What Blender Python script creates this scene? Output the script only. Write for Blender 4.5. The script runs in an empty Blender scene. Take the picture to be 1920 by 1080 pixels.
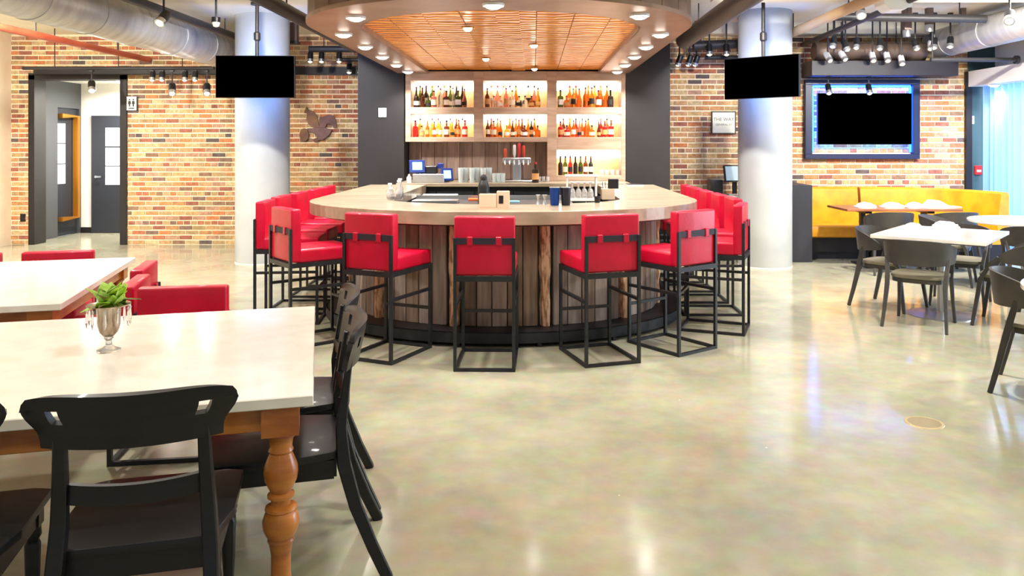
import bpy, bmesh, math, random
from mathutils import Vector, Matrix
random.seed(7)
SC = bpy.context.scene
COL = SC.collection
PI = math.pi
# ---------------------------------------------------------------- camera
F, CX, HY, H = 1480.0, 1000.0, 270.0, 1.58      # focal length in px, vanishing point, eye height
cam = bpy.data.cameras.new('camera')
cam.sensor_fit = 'HORIZONTAL'; cam.sensor_width = 36.0; cam.lens = F/1920*36.0
cam.shift_x = -(CX-960)/1920; cam.shift_y = -(540-HY)/1920
cam.clip_start = 0.05; cam.clip_end = 100
camo = bpy.data.objects.new('camera', cam); COL.objects.link(camo)
camo.location = (0, 0, H); camo.rotation_euler = (PI/2, 0, 0)
SC.camera = camo
# ---------------------------------------------------------------- world, exposure
w = bpy.data.worlds.new('world'); SC.world = w; w.use_nodes = True
bg = w.node_tree.nodes['Background']; bg.inputs[0].default_value = (0.80, 0.90, 1.0, 1); bg.inputs[1].default_value = 0.35
vs = SC.view_settings
vs.view_transform = 'Standard'; vs.look = 'None'; vs.gamma = 1.0; vs.use_curve_mapping = False
vs.exposure = 0.38
FILL_LAMP_W = 44.0      # unseen ceiling cans added to fill the room with light
CANOPY_W = 15.0          # downlights in the bar canopy
SPOT_W = 12.0            # track spots on the brick
DAY_W = 420.0            # daylight outside the curtained window
WARM = (1.0, 0.955, 0.88)

def at(px, py, d):
    return Vector(((px-CX)*d/F, d, H-(py-HY)*d/F))
def lin(c):
    def g(v):
        v /= 255.0
        return v/12.92 if v <= 0.04045 else ((v+0.055)/1.055)**2.4
    return (g(c[0]), g(c[1]), g(c[2]), 1.0)

# ---------------------------------------------------------------- materials
MATS = {}
def mat(name, col, rough=0.5, metal=0.0, col2=None, scale=(4, 4, 4), detail=4.0, bump=0.0, bscale=None, coat=0.0,
        trans=0.0, emit=None, estr=0.0, spec=0.5, ramp=(0.35, 0.65), world=False, alpha=1.0, ior=1.45):
    if name in MATS: return MATS[name]
    m = bpy.data.materials.new(name); m.use_nodes = True
    nt = m.node_tree; b = nt.nodes['Principled BSDF']
    b.inputs['Base Color'].default_value = lin(col)
    b.inputs['Roughness'].default_value = rough
    b.inputs['Metallic'].default_value = metal
    b.inputs['Specular IOR Level'].default_value = spec
    b.inputs['Coat Weight'].default_value = coat
    b.inputs['Coat Roughness'].default_value = 0.06
    b.inputs['Transmission Weight'].default_value = trans
    b.inputs['IOR'].default_value = ior
    b.inputs['Alpha'].default_value = alpha
    if emit:
        b.inputs['Emission Color'].default_value = lin(emit); b.inputs['Emission Strength'].default_value = estr
    if col2 or bump:
        tc = nt.nodes.new('ShaderNodeTexCoord'); mp = nt.nodes.new('ShaderNodeMapping')
        nt.links.new(tc.outputs['Object'], mp.inputs[0]); mp.inputs['Scale'].default_value = scale
        if world:
            ge = nt.nodes.new('ShaderNodeNewGeometry'); nt.links.new(ge.outputs['Position'], mp.inputs[0])
        else:
            oi = nt.nodes.new('ShaderNodeObjectInfo'); cm = nt.nodes.new('ShaderNodeCombineXYZ')
            mu = nt.nodes.new('ShaderNodeMath'); mu.operation = 'MULTIPLY'; mu.inputs[1].default_value = 37.0
            nt.links.new(oi.outputs['Random'], mu.inputs[0])
            for i in range(3): nt.links.new(mu.outputs[0], cm.inputs[i])
            nt.links.new(cm.outputs[0], mp.inputs['Location'])
        nz = nt.nodes.new('ShaderNodeTexNoise'); nz.inputs['Scale'].default_value = 1.0; nz.inputs['Detail'].default_value = detail
        nt.links.new(mp.outputs[0], nz.inputs['Vector'])
        if col2:
            cr = nt.nodes.new('ShaderNodeValToRGB')
            cr.color_ramp.elements[0].position = ramp[0]; cr.color_ramp.elements[1].position = ramp[1]
            cr.color_ramp.elements[0].color = lin(col); cr.color_ramp.elements[1].color = lin(col2)
            nt.links.new(nz.outputs['Fac'], cr.inputs[0]); nt.links.new(cr.outputs[0], b.inputs['Base Color'])
        if bump:
            src = nz
            if bscale:
                mp2 = nt.nodes.new('ShaderNodeMapping'); mp2.inputs['Scale'].default_value = bscale
                nt.links.new((ge.outputs['Position'] if world else tc.outputs['Object']), mp2.inputs[0])
                src = nt.nodes.new('ShaderNodeTexNoise'); src.inputs['Scale'].default_value = 1.0; src.inputs['Detail'].default_value = 3
                nt.links.new(mp2.outputs[0], src.inputs['Vector'])
            bp = nt.nodes.new('ShaderNodeBump'); bp.inputs['Strength'].default_value = bump; bp.inputs['Distance'].default_value = 0.01
            nt.links.new(src.outputs['Fac'], bp.inputs['Height']); nt.links.new(bp.outputs[0], b.inputs['Normal'])
    MATS[name] = m
    return m
def emis(name, col, s):
    return mat(name, (20, 20, 20), 0.5, emit=col, estr=s)
def leafmat(name, c1, c2):
    return mat(name, c1, 0.45, col2=c2, scale=(30, 30, 30))

red = mat('red_vinyl', (186, 0, 42), 0.4, col2=(198, 2, 50), scale=(9, 9, 9), bump=0.08, bscale=(60, 60, 60), coat=0.12)
black_steel = mat('black_steel', (24, 26, 30), 0.42, 0.0, col2=(36, 38, 42), scale=(12, 12, 12))
black_wood = mat('black_wood', (10, 10, 13), 0.42, col2=(20, 19, 23), scale=(4, 4, 30), coat=0.1)
black_strap = mat('black_strap', (44, 34, 48), 0.6)
quartz = mat('white_quartz', (250, 246, 238), 0.14, col2=(244, 237, 226), scale=(9, 9, 9), coat=0.3)
oak = mat('honey_wood', (198, 124, 50), 0.33, col2=(160, 88, 36), scale=(5, 5, 22), coat=0.35)
worktop = mat('bar_top_wood', (164, 149, 128), 0.34, col2=(136, 120, 99), scale=(2.2, 14, 6), detail=6, coat=0.25, world=True)
worktop_edge = worktop
plank_mats = [mat('plank_grey', (164, 150, 140), 0.7, col2=(126, 112, 104), scale=(26, 26, 2.5), bump=0.35),
              mat('plank_brown', (152, 130, 112), 0.7, col2=(116, 96, 80), scale=(26, 26, 2.5), bump=0.35),
              mat('plank_taupe', (178, 164, 154), 0.7, col2=(142, 128, 120), scale=(26, 26, 2.5), bump=0.35),
              mat('plank_dark', (128, 112, 102), 0.7, col2=(98, 84, 74), scale=(26, 26, 2.5), bump=0.35)]
bark = mat('bark_edge_wood', (228, 186, 150), 0.75, col2=(156, 110, 82), scale=(40, 40, 9), bump=0.8, ramp=(0.45, 0.62))
concrete = mat('column_concrete', (172, 174, 172), 0.8, col2=(158, 160, 158), scale=(2, 2, 2), bump=0.1)
ceil_m = mat('ceiling_concrete', (238, 230, 210), 0.85, col2=(224, 216, 194), scale=(1.2, 1.2, 1.2), world=True)
beige = mat('beige_plaster', (246, 228, 202), 0.8, col2=(238, 218, 190), scale=(3, 3, 3))
white_paint = mat('white_paint', (232, 230, 222), 0.7)
dark_paint = mat('dark_panel_paint', (38, 34, 35), 0.6, col2=(31, 28, 29), scale=(3, 3, 3))
teal_paint = mat('teal_panel_paint', (48, 76, 84), 0.6)
grey_paint = mat('grey_hall_paint', (74, 76, 80), 0.6)
dark_trim = mat('dark_bronze_trim', (26, 22, 22), 0.5)
mortar = mat('mortar', (246, 230, 196), 0.9, col2=(234, 216, 180), scale=(20, 20, 20), bump=0.25)
copper = None
brass = mat('brass_pull', (190, 126, 40), 0.35, 0.6)
galv = mat('galvanised_duct', (206, 206, 202), 0.4, 0.45, col2=(182, 182, 180), scale=(3, 9, 3))
redpipe = mat('red_pipe_paint', (196, 96, 66), 0.45, col2=(170, 72, 50), scale=(3, 3, 3))
dark_pipe = mat('dark_pipe_iron', (50, 48, 50), 0.45, 0.3)
brown_pipe = mat('brown_pipe_iron', (104, 84, 72), 0.5, 0.3)
tan_beam = mat('tan_conduit_wood', (190, 158, 118), 0.7)
steel = mat('brushed_steel', (196, 198, 200), 0.28, 0.9)
chrome = mat('mercury_silver', (190, 178, 160), 0.15, 1.0, col2=(120, 100, 80), scale=(40, 40, 10))
glass = mat('clear_glass', (255, 255, 255), 0.05, trans=.82, ior=1.4)
pane_glass = bpy.data.materials.new('window_pane_glass'); pane_glass.use_nodes = True
def _pg(m):
    nt = m.node_tree; nt.nodes.remove(nt.nodes['Principled BSDF']); N = nt.nodes.new
    t = N('ShaderNodeBsdfTransparent'); g = N('ShaderNodeBsdfGlossy'); g.inputs['Roughness'].default_value = .02; mx = N('ShaderNodeMixShader'); mx.inputs[0].default_value = .08
    nt.links.new(t.outputs[0], mx.inputs[1]); nt.links.new(g.outputs[0], mx.inputs[2]); nt.links.new(mx.outputs[0], nt.nodes['Material Output'].inputs[0])
_pg(pane_glass)
screen_black = mat('tv_black_screen', (0, 0, 0), 0.6, spec=0.0)
black_plastic = mat('black_plastic', (20, 21, 24), 0.4)
white_plastic = mat('white_plastic', (232, 232, 228), 0.4)
linen = mat('white_linen', (246, 244, 240), 0.9, bump=0.2, scale=(30, 30, 30))
gold = mat('mustard_leather', (226, 158, 28), 0.4, col2=(206, 134, 18), scale=(5, 5, 5), coat=0.15)
gold_pipe = mat('cream_piping', (240, 214, 140), 0.5)
cafe = mat('dark_olive_plastic', (70, 66, 60), 0.45, col2=(56, 54, 52), scale=(5, 5, 5))
cafe_seat = mat('olive_seat_pad', (126, 120, 100), 0.6)
warm_wood = mat('walnut_table_wood', (150, 96, 66), 0.35, col2=(122, 72, 48), scale=(3, 26, 8))
shelf_wood = mat('taupe_shelf_wood', (190, 162, 140), 0.5, col2=(168, 140, 118), scale=(3, 18, 18))
shelf_back = mat('shelf_cream_back', (248, 206, 150), 0.5)
led_m = emis('led_white', (255, 248, 236), 6.0)
lamp_m = emis('lamp_lens_white', (255, 250, 240), 14.0)
lamp_soft = emis('lamp_lens_soft', (255, 246, 220), 5.0)
pane_m = emis('daylit_pane', (255, 255, 255), 3.2)
added_blue_glow = emis('added_blue_glow', (20, 90, 255), 22.0)  # emitter for strips added to make the blue light around the televisions
pos_screen = emis('pos_screen', (150, 220, 255), 2.2)

# ---------------------------------------------------------------- geometry helpers
class MB:
    def __init__(s): s.v = []; s.f = []; s.mi = []; s.cur = 0
    def add(s, vs, fs):
        o = len(s.v); s.v += [tuple(p) for p in vs]
        for f in fs: s.f.append([i+o for i in f]); s.mi.append(s.cur)
        return s
    def box(s, c, d, rz=0.0, M=None):
        x, y, z = d[0]/2, d[1]/2, d[2]/2
        vs = [Vector(p) for p in ((-x,-y,-z),(x,-y,-z),(x,y,-z),(-x,y,-z),(-x,-y,z),(x,-y,z),(x,y,z),(-x,y,z))]
        R = M if M is not None else Matrix.Rotation(rz, 3, 'Z')
        vs = [R @ p + Vector(c) for p in vs]
        return s.add(vs, [(0,3,2,1),(4,5,6,7),(0,1,5,4),(1,2,6,5),(2,3,7,6),(3,0,4,7)])
    def bx(s, x0, x1, y0, y1, z0, z1):
        return s.box(((x0+x1)/2, (y0+y1)/2, (z0+z1)/2), (abs(x1-x0), abs(y1-y0), abs(z1-z0)))
    def bar(s, a, b, w, h, up=(0, 0, 1)):
        a, b = Vector(a), Vector(b); t = (b-a).normalized(); u = Vector(up)
        if abs(t.dot(u)) > 0.98: u = Vector((0, 1, 0))
        r = t.cross(u).normalized(); u = r.cross(t).normalized()
        vs = []
        for p in (a, b):
            for i, j in ((-1,-1),(1,-1),(1,1),(-1,1)): vs.append(p + r*(i*w/2) + u*(j*h/2))
        return s.add(vs, [(0,1,2,3),(7,6,5,4),(0,4,5,1),(1,5,6,2),(2,6,7,3),(3,7,4,0)])
    def sweep(s, pts, sect, up=(0, 0, 1), closed=False, cap=True):
        """sect: list (per point or single) of list of (a,b) offsets along (right, up)."""
        pts = [Vector(p) for p in pts]; n = len(pts)
        per = isinstance(sect[0][0], (list, tuple))
        k = len(sect[0]) if per else len(sect)
        vs = []
        for i, p in enumerate(pts):
            if closed: t = pts[(i+1) % n]-pts[i-1]
            else: t = pts[min(i+1, n-1)]-pts[max(i-1, 0)]
            t.normalize(); u = Vector(up)
            if abs(t.dot(u)) > 0.985: u = Vector((0, 1, 0)) if abs(t.y) < 0.9 else Vector((1, 0, 0))
            r = t.cross(u).normalized(); u = r.cross(t).normalized()
            for a, b in (sect[i] if per else sect): vs.append(p + r*a + u*b)
        fs = []
        for i in range(n if closed else n-1):
            j = (i+1) % n
            for q in range(k):
                q2 = (q+1) % k
                fs.append((i*k+q, i*k+q2, j*k+q2, j*k+q))
        if cap and not closed:
            fs.append(tuple(reversed(range(k)))); fs.append(tuple((n-1)*k+q for q in range(k)))
        return s.add(vs, fs)
    def tube(s, pts, r, n=8, closed=False, up=(0, 0, 1)):
        rs = r if isinstance(r, (list, tuple)) else [r]*len(pts)
        return s.sweep(pts, [[(q*math.cos(2*PI*i/n), q*math.sin(2*PI*i/n)) for i in range(n)] for q in rs], up, closed)
    def rect(s, pts, w, h, up=(0, 0, 1), closed=False):
        ws = w if isinstance(w, (list, tuple)) else [w]*len(pts); hs = h if isinstance(h, (list, tuple)) else [h]*len(pts)
        return s.sweep(pts, [[(-a/2, -b/2), (a/2, -b/2), (a/2, b/2), (-a/2, b/2)] for a, b in zip(ws, hs)], up, closed)
    def lathe(s, prof, n=16, c=(0, 0, 0), M=None):
        vs = []; fs = []; k = len(prof)
        for i in range(n):
            a = 2*PI*i/n
            for r, z in prof:
                p = Vector((r*math.cos(a), r*math.sin(a), z))
                if M is not None: p = M @ p
                vs.append(p + Vector(c))
        for i in range(n):
            j = (i+1) % n
            for q in range(k-1): fs.append((i*k+q, j*k+q, j*k+q+1, i*k+q+1))
        if prof[0][0] > 1e-6: fs.append(tuple(i*k for i in reversed(range(n))))
        if prof[-1][0] > 1e-6: fs.append(tuple(i*k+k-1 for i in range(n)))
        return s.add(vs, fs)
    def cyl(s, c, r, z0, z1, n=16): return s.lathe([(r, z0), (r, z1)], n, c)
    def prism(s, poly, z0, z1, T=None):
        n = len(poly)
        vs = [Vector((p[0], p[1], z0)) for p in poly] + [Vector((p[0], p[1], z1)) for p in poly]
        if T: vs = [T(p) for p in vs]
        fs = [tuple(reversed(range(n))), tuple(range(n, 2*n))] + [(i, (i+1) % n, n+(i+1) % n, n+i) for i in range(n)]
        return s.add(vs, fs)
    def ring(s, outer, inner, z0, z1):
        """open strip between two polylines with the same count, extruded from z0 to z1"""
        n = len(outer); vs = []
        for z in (z0, z1):
            vs += [Vector((p[0], p[1], z)) for p in outer] + [Vector((p[0], p[1], z)) for p in inner]
        fs = []
        for i in range(n-1):
            fs.append((i, n+i, n+i+1, i+1)); fs.append((2*n+i, 2*n+i+1, 3*n+i+1, 3*n+i))
            fs.append((i, i+1, 2*n+i+1, 2*n+i)); fs.append((n+i+1, n+i, 3*n+i, 3*n+i+1))
        fs.append((0, 2*n, 3*n, n)); fs.append((n-1, 2*n-1, 4*n-1, 3*n-1))
        return s.add(vs, fs)
    def shell(s, fn, nu, nv, thick, mask=None, nrm=None):
        """fn(u,v)->front point ; offset along nrm(u,v)*thick ; u,v in 0..1"""
        P = {}; 
        def g(i, j, k):
            key = (i, j, k)
            if key not in P:
                u, v = i/nu, j/nv; p = Vector(fn(u, v)); 
                if k:
                    e = 1e-3
                    a = Vector(fn(min(u+e, 1), v))-Vector(fn(max(u-e, 0), v)); b = Vector(fn(u, min(v+e, 1)))-Vector(fn(u, max(v-e, 0)))
                    nn = a.cross(b).normalized(); p = p + nn*thick
                P[key] = len(s.v); s.v.append(tuple(p))
            return P[key]
        ok = lambda i, j: 0 <= i < nu and 0 <= j < nv and (mask is None or mask((i+.5)/nu, (j+.5)/nv))
        for i in range(nu):
            for j in range(nv):
                if not ok(i, j): continue
                q = [(i, j), (i+1, j), (i+1, j+1), (i, j+1)]
                s.f.append([g(a, b, 0) for a, b in reversed(q)]); s.mi.append(s.cur)
                s.f.append([g(a, b, 1) for a, b in q]); s.mi.append(s.cur)
                for (di, dj, e0, e1) in ((0,-1,0,1),(1,0,1,2),(0,1,2,3),(-1,0,3,0)):
                    if not ok(i+di, j+dj):
                        A, B = q[e0], q[e1]
                        s.f.append([g(*A, 0), g(*B, 0), g(*B, 1), g(*A, 1)]); s.mi.append(s.cur)
        return s
    def mesh(s, name, mats, smooth=False, bevel=0.0, seg=1):
        me = bpy.data.meshes.new(name); me.from_pydata(s.v, [], s.f)
        mats = mats if isinstance(mats, (list, tuple)) else [mats]
        for m in mats: me.materials.append(m)
        if len(mats) > 1: me.polygons.foreach_set('material_index', s.mi)
        bm = bmesh.new(); bm.from_mesh(me); bmesh.ops.recalc_face_normals(bm, faces=bm.faces[:])
        if bevel: bmesh.ops.bevel(bm, geom=bm.edges[:], offset=bevel, segments=seg, affect='EDGES', profile=0.6, clamp_overlap=True)
        bm.to_mesh(me); bm.free()
        if smooth or (bevel and seg > 1):
            me.polygons.foreach_set('use_smooth', [True]*len(me.polygons)); me.set_sharp_from_angle(angle=math.radians(38))
        me.update(); return me
    def build(s, name, mats, parent=None, smooth=False, bevel=0.0, seg=1, loc=None, rz=0.0):
        o = bpy.data.objects.new(name, s.mesh(name, mats, smooth, bevel, seg)); COL.objects.link(o)
        if parent: o.parent = parent
        if loc is not None: o.location = loc
        if rz: o.rotation_euler = (0, 0, rz)
        return o
def meshobj(name, me, parent=None, loc=None, rz=0.0, m=None):
    o = bpy.data.objects.new(name, me); COL.objects.link(o)
    if parent: o.parent = parent
    if loc is not None: o.location = loc
    if rz: o.rotation_euler = (0, 0, rz)
    if m: o.material_slots[0].link = 'OBJECT'; o.material_slots[0].material = m
    return o
def tag(o, label=None, cat=None, group=None, kind=None):
    if label: o['label'] = label
    if cat: o['category'] = cat
    if group: o['group'] = group
    if kind: o['kind'] = kind
    return o
def thing(name, label, cat, loc=(0, 0, 0), rz=0.0, group=None):
    o = bpy.data.objects.new(name, None); COL.objects.link(o); o.empty_display_size = 0.1
    o.location = loc; o.rotation_euler = (0, 0, rz)
    return tag(o, label, cat, group)
def dup(root, loc, rz, label=None, group=None):
    def rec(o, par):
        c = o.copy(); COL.objects.link(c); c.parent = par
        for ch in o.children: rec(ch, c)
        return c
    r = rec(root, None); r.location = loc; r.rotation_euler = (0, 0, rz)
    if label: r['label'] = label
    if group: r['group'] = group
    return r
def struct(name, mb, m, **k):
    return tag(mb.build(name, m, **k), kind='structure')
def face(fx, fy):          # rotation that turns local +Y to direction (fx, fy)
    return math.atan2(-fx, fy)
def lamp(name, loc, power, size, parent=None, color=WARM, direction=(0, 0, -1), spread=2.6, shape='DISK', size_y=None):
    l = bpy.data.lights.new(name, 'AREA'); l.energy = power; l.size = size; l.shape = shape; l.color = color; l.spread = spread
    if size_y: l.size_y = size_y
    o = bpy.data.objects.new(name, l); COL.objects.link(o); o.location = loc
    o.rotation_euler = Vector(direction).to_track_quat('-Z', 'Y').to_euler()
    if parent: o.parent = parent
    return o
# ================================================================ ROOM SHELL
XL, XR, YB, YL, YR, ZC = -8.2, 6.65, -5.0, 12.4, 11.4, 3.3
# floor: polished concrete
fm = bpy.data.materials.new('polished_concrete'); fm.use_nodes = True
def floor_nodes(m):
    nt = m.node_tree; b = nt.nodes['Principled BSDF']; N = nt.nodes.new; L = nt.links.new
    ge = N('ShaderNodeNewGeometry')
    n1 = N('ShaderNodeTexNoise'); n1.inputs['Scale'].default_value = 0.9; n1.inputs['Detail'].default_value = 7; n1.inputs['Roughness'].default_value = 0.62
    n2 = N('ShaderNodeTexNoise'); n2.inputs['Scale'].default_value = 9; n2.inputs['Detail'].default_value = 5
    v = N('ShaderNodeTexVoronoi'); v.inputs['Scale'].default_value = 5.5
    for n in (n1, n2, v): L(ge.outputs['Position'], n.inputs['Vector'])
    cr = N('ShaderNodeValToRGB'); e = cr.color_ramp.elements
    e[0].position = 0.34; e[0].color = lin((144, 141, 120)); e[1].position = 0.66; e[1].color = lin((176, 173, 150))
    L(n1.outputs['Fac'], cr.inputs[0])
    mx = N('ShaderNodeMix'); mx.data_type = 'RGBA'; mx.blend_type = 'SOFT_LIGHT'; mx.inputs['Factor'].default_value = 0.35
    L(cr.outputs[0], mx.inputs['A']); L(n2.outputs['Color'], mx.inputs['B'])
    lt = N('ShaderNodeMath'); lt.operation = 'LESS_THAN'; lt.inputs[1].default_value = 0.035; L(v.outputs['Distance'], lt.inputs[0])
    n3 = N('ShaderNodeTexWhiteNoise'); L(v.outputs['Position'], n3.inputs['Vector'])
    g2 = N('ShaderNodeMath'); g2.operation = 'GREATER_THAN'; g2.inputs[1].default_value = 0.8; L(n3.outputs['Value'], g2.inputs[0])
    mu = N('ShaderNodeMath'); mu.operation = 'MULTIPLY'; L(lt.outputs[0], mu.inputs[0]); L(g2.outputs[0], mu.inputs[1])
    mx2 = N('ShaderNodeMix'); mx2.data_type = 'RGBA'; L(mu.outputs[0], mx2.inputs['Factor']); L(mx.outputs['Result'], mx2.inputs['A'])
    mx2.inputs['B'].default_value = lin((222, 212, 190)); L(mx2.outputs['Result'], b.inputs['Base Color'])
    rr = N('ShaderNodeMapRange'); rr.inputs['To Min'].default_value = 0.08; rr.inputs['To Max'].default_value = 0.18
    L(n1.outputs['Fac'], rr.inputs['Value']); L(rr.outputs[0], b.inputs['Roughness'])
    b.inputs['Specular IOR Level'].default_value = 0.55
floor_nodes(fm)
struct('floor', MB().bx(XL-.3, XR+.3, YB, 14.4, -.15, 0), fm)
struct('ceiling', MB().bx(XL-.3, XR+.3, YB, 12.7, ZC, ZC+.2), ceil_m)
# downstand beams of the slab
for k, (y0, y1) in enumerate(((8.3, 8.7), (11.16, 11.38))):
    tag(MB().bx(1.95, XR, y0, y1, ZC-.16, ZC).build('ceiling_beam', ceil_m),
        ('pale concrete ceiling beam over the white square table', 'pale concrete ceiling beam in front of the framed television')[k], 'beam')
struct('wall_left', MB().bx(XL-.2, XL, YB, YL+.2, 0, ZC), beige)

# ---------------------------------------------------------------- brick walls
brick_cols = [(196, 142, 92), (184, 112, 80), (210, 172, 118), (164, 102, 82), (204, 158, 112), (150, 114, 88), (190, 146, 118), (104, 90, 86), (184, 154, 108), (206, 130, 82), (138, 108, 94), (212, 184, 136)]
brick_w = [9, 7, 9, 6, 9, 5, 8, 2, 8, 6, 2, 8]
brick_mats = [mat('brick_%d' % i, c, 0.85, col2=tuple(int(v*.82) for v in c), scale=(22, 22, 22), bump=0.4) for i, c in enumerate(brick_cols)]
CH = 0.0762
BL = {}
def brick_mesh(L):
    k = round(L, 3)
    if k not in BL: BL[k] = MB().box((0, 0, 0), (L, .034, CH-.020)).mesh('brick', brick_mats[0])
    return BL[k]
def brick_wall(name, x0, x1, z1, y, hole, vis, first_course, limit=300):
    mb = MB(); t = .25
    if hole:
        hx0, hx1, hz = hole
        mb.bx(x0, hx0, y, y+t, 0, z1); mb.bx(hx1, x1, y, y+t, 0, z1); mb.bx(hx0, hx1, y, y+t, hz, z1)
    else: mb.bx(x0, x1, y, y+t, 0, z1)
    wall = struct(name, mb, mortar)
    rnd = random.Random(len(name)*31+5)
    cand = []; rest = []
    n = int(z1/CH)
    for r in range(n):
        head = (r+first_course) % 6 == 0
        L = (.096 if head else .198); g = .012
        x = x0 + g - (L/2 if r % 2 else 0)
        while x < x1:
            a, b = max(x, x0+.004), min(x+L, x1-.004)
            z = r*CH + CH/2
            if hole and z < hole[2]+.02:
                if a < hole[0] < b: b = hole[0]-.01
                elif a < hole[1] < b: a = hole[1]+.01
                elif a >= hole[0] and b <= hole[1]: a = b
            if b-a > .03:
                m = rnd.choices(range(len(brick_mats)), brick_w)[0]
                d = rnd.uniform(-.004, .004)
                item = (a, b, z, d, m)
                full = abs(b-a-L) < 1e-6 and not head
                (cand if full and vis((a+b)/2, z) else rest).append(item)
            x += L+g
    rnd.shuffle(cand)
    cand.sort(key=lambda q: abs(q[2]-1.35))          # the best lit band shows clearest
    for (a, b, z, d, m) in cand[:limit]:
        meshobj('brick', brick_mesh(b-a), wall, ((a+b)/2, y+.008+d, z), m=brick_mats[m])
    mb = MB()
    for (a, b, z, d, m) in cand[limit:]+rest:
        mb.cur = m; mb.box(((a+b)/2, y+.008+d, z), (b-a, .034, CH-.020))
    tag(mb.build('bricks', brick_mats, wall), kind='stuff')
    return wall
DX0, DX1, DZ = (58-CX)*YL/F, (237-CX)*YL/F, 2.66
def visL(x, z):
    p = CX+x*F/YL
    return (22 < p < 58 or 238 < p < 443 or 541 < p < 682) and z < 2.66
def visR(x, z):
    p = CX+x*F/YR
    return (1254 < p < 1384 or 1484 < p < 1508 or 1724 < p < 1806 or (1484 < p < 1806 and (z < 1.32))) and .9 < z < 2.6
brick_wall('wall_back_left', XL, -2.2, ZC, YL, (DX0+.02, DX1-.02, DZ), visL, 2)
brick_wall('wall_back_right', 1.8, 6.27, ZC, YR, None, visR, 5)
# bar alcove walls and dark pilasters
struct('wall_bar_left', MB().bx(-2.36, -1.74, 10.62, YL+.2, 0, ZC), dark_paint)
struct('wall_bar_right', MB().bx(1.24, 1.84, 10.62, YL+.2, 0, ZC), dark_paint)
struct('wall_bar_back', MB().bx(-1.74, 1.24, 11.0, 11.2, 0, ZC), dark_paint)
# right end: teal return, window wall with curtain
struct('wall_right_return', MB().bx(6.27, XR, YR-.03, YR+.25, 0, ZC), teal_paint)
struct('trim_1', MB().bx(6.22, 6.30, YR-.07, YR+.0, 0, 2.62), dark_trim)
struct('wall_right', MB().bx(XR, XR+.2, 2.0, YR+.25, 2.62, ZC).bx(XR, XR+.2, 2.0, YR+.25, 0, .06).bx(XR, XR+.2, YB, 2.0, 0, ZC), white_paint)
# white soffit above the curtain
struct('trim_2', MB().bx(6.24, XR, 2.0, YR-.08, 2.40, 2.62), white_paint)
win = struct('window_1', MB().bx(XR+.06, XR+.12, 2.0, 2.08, .06, 2.62).bx(XR+.06, XR+.12, YR-.05, YR+.03, .06, 2.62), dark_trim)
for k in range(6):
    y0 = 2.08+k*1.545
    MB().bx(XR+.085, XR+.095, y0, y0+1.5, .06, 2.62).build('pane', pane_glass, win)
    MB().bx(XR+.06, XR+.12, y0+1.5, y0+1.545, .06, 2.62).build('mullion', dark_trim, win)
lamp('window_daylight', (XR+1.2, 8.2, 1.5), DAY_W, 6.0, None, (.74, .86, 1.0), (-1, 0, -.1), 3.0, 'RECTANGLE', 2.6)
# sheer curtain
cm = bpy.data.materials.new('sheer_curtain'); cm.use_nodes = True
def cur(m):
    nt = m.node_tree; b = nt.nodes['Principled BSDF']; N = nt.nodes.new; out = nt.nodes['Material Output']
    b.inputs['Base Color'].default_value = lin((150, 188, 236)); b.inputs['Roughness'].default_value = .9
    t = N('ShaderNodeBsdfTranslucent'); t.inputs[0].default_value = lin((136, 184, 242))
    mx = N('ShaderNodeMixShader'); mx.inputs[0].default_value = .55
    nt.links.new(b.outputs[0], mx.inputs[1]); nt.links.new(t.outputs[0], mx.inputs[2]); nt.links.new(mx.outputs[0], out.inputs[0])
cur(cm)
def curtain(y0, y1, label):
    mb = MB(); n = int((y1-y0)/.012); vs = []; fs = []
    for i in range(n+1):
        y = y0+(y1-y0)*i/n; x = 6.45+.035*math.sin(y*44)+.012*math.sin(y*17+1)
        vs += [(x, y, .015), (x, y, 2.40)]
    for i in range(n): fs.append((2*i, 2*i+2, 2*i+3, 2*i+1))
    mb.add(vs, fs)
    return tag(mb.build('sheer_curtain', cm, smooth=True), label, 'curtain')
curtain(10.2, 11.32, 'pale blue sheer curtain hanging beside the end of the yellow booth')
curtain(7.6, 10.15, 'pale blue sheer curtain hanging along the window past the round table')

# ---------------------------------------------------------------- doorway and vestibule
fr = struct('trim_3', MB().bx(DX0-.02, DX0+.075, YL-.035, YL+.26, 0, DZ+.0).bx(DX1-.085, DX1+.02, YL-.035, YL+.26, 0, DZ).bx(DX0-.02, DX1+.02, YL-.035, YL+.26, DZ-.07, DZ+.03), dark_trim)
struct('trim_4', MB().bx(DX0+.1, -2.36, YL-.10, YL-.005, 2.665, 2.78), dark_trim)
VL, VB = -8.05, 14.05
struct('wall_vestibule_left', MB().bx(VL-.15, VL, YL+.26, 13.36, 0, 2.7).bx(VL-.15, VL, 14.0, VB, 0, 2.7).bx(VL-.15, VL, 13.36, 14.0, 2.2, 2.7), grey_paint)
struct('wall_vestibule_back', MB().bx(VL-.15, -6.0, VB, VB+.15, 0, 2.7), white_paint)
struct('wall_vestibule_right', MB().bx(-6.15, -6.0, YL+.26, VB, 0, 2.7), white_paint)
struct('ceiling_vestibule', MB().bx(VL-.15, -6.0, YL+.26, VB+.15, 2.65, 2.75), white_paint)
door_dark = mat('door_charcoal', (40, 44, 52), 0.5)
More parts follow.
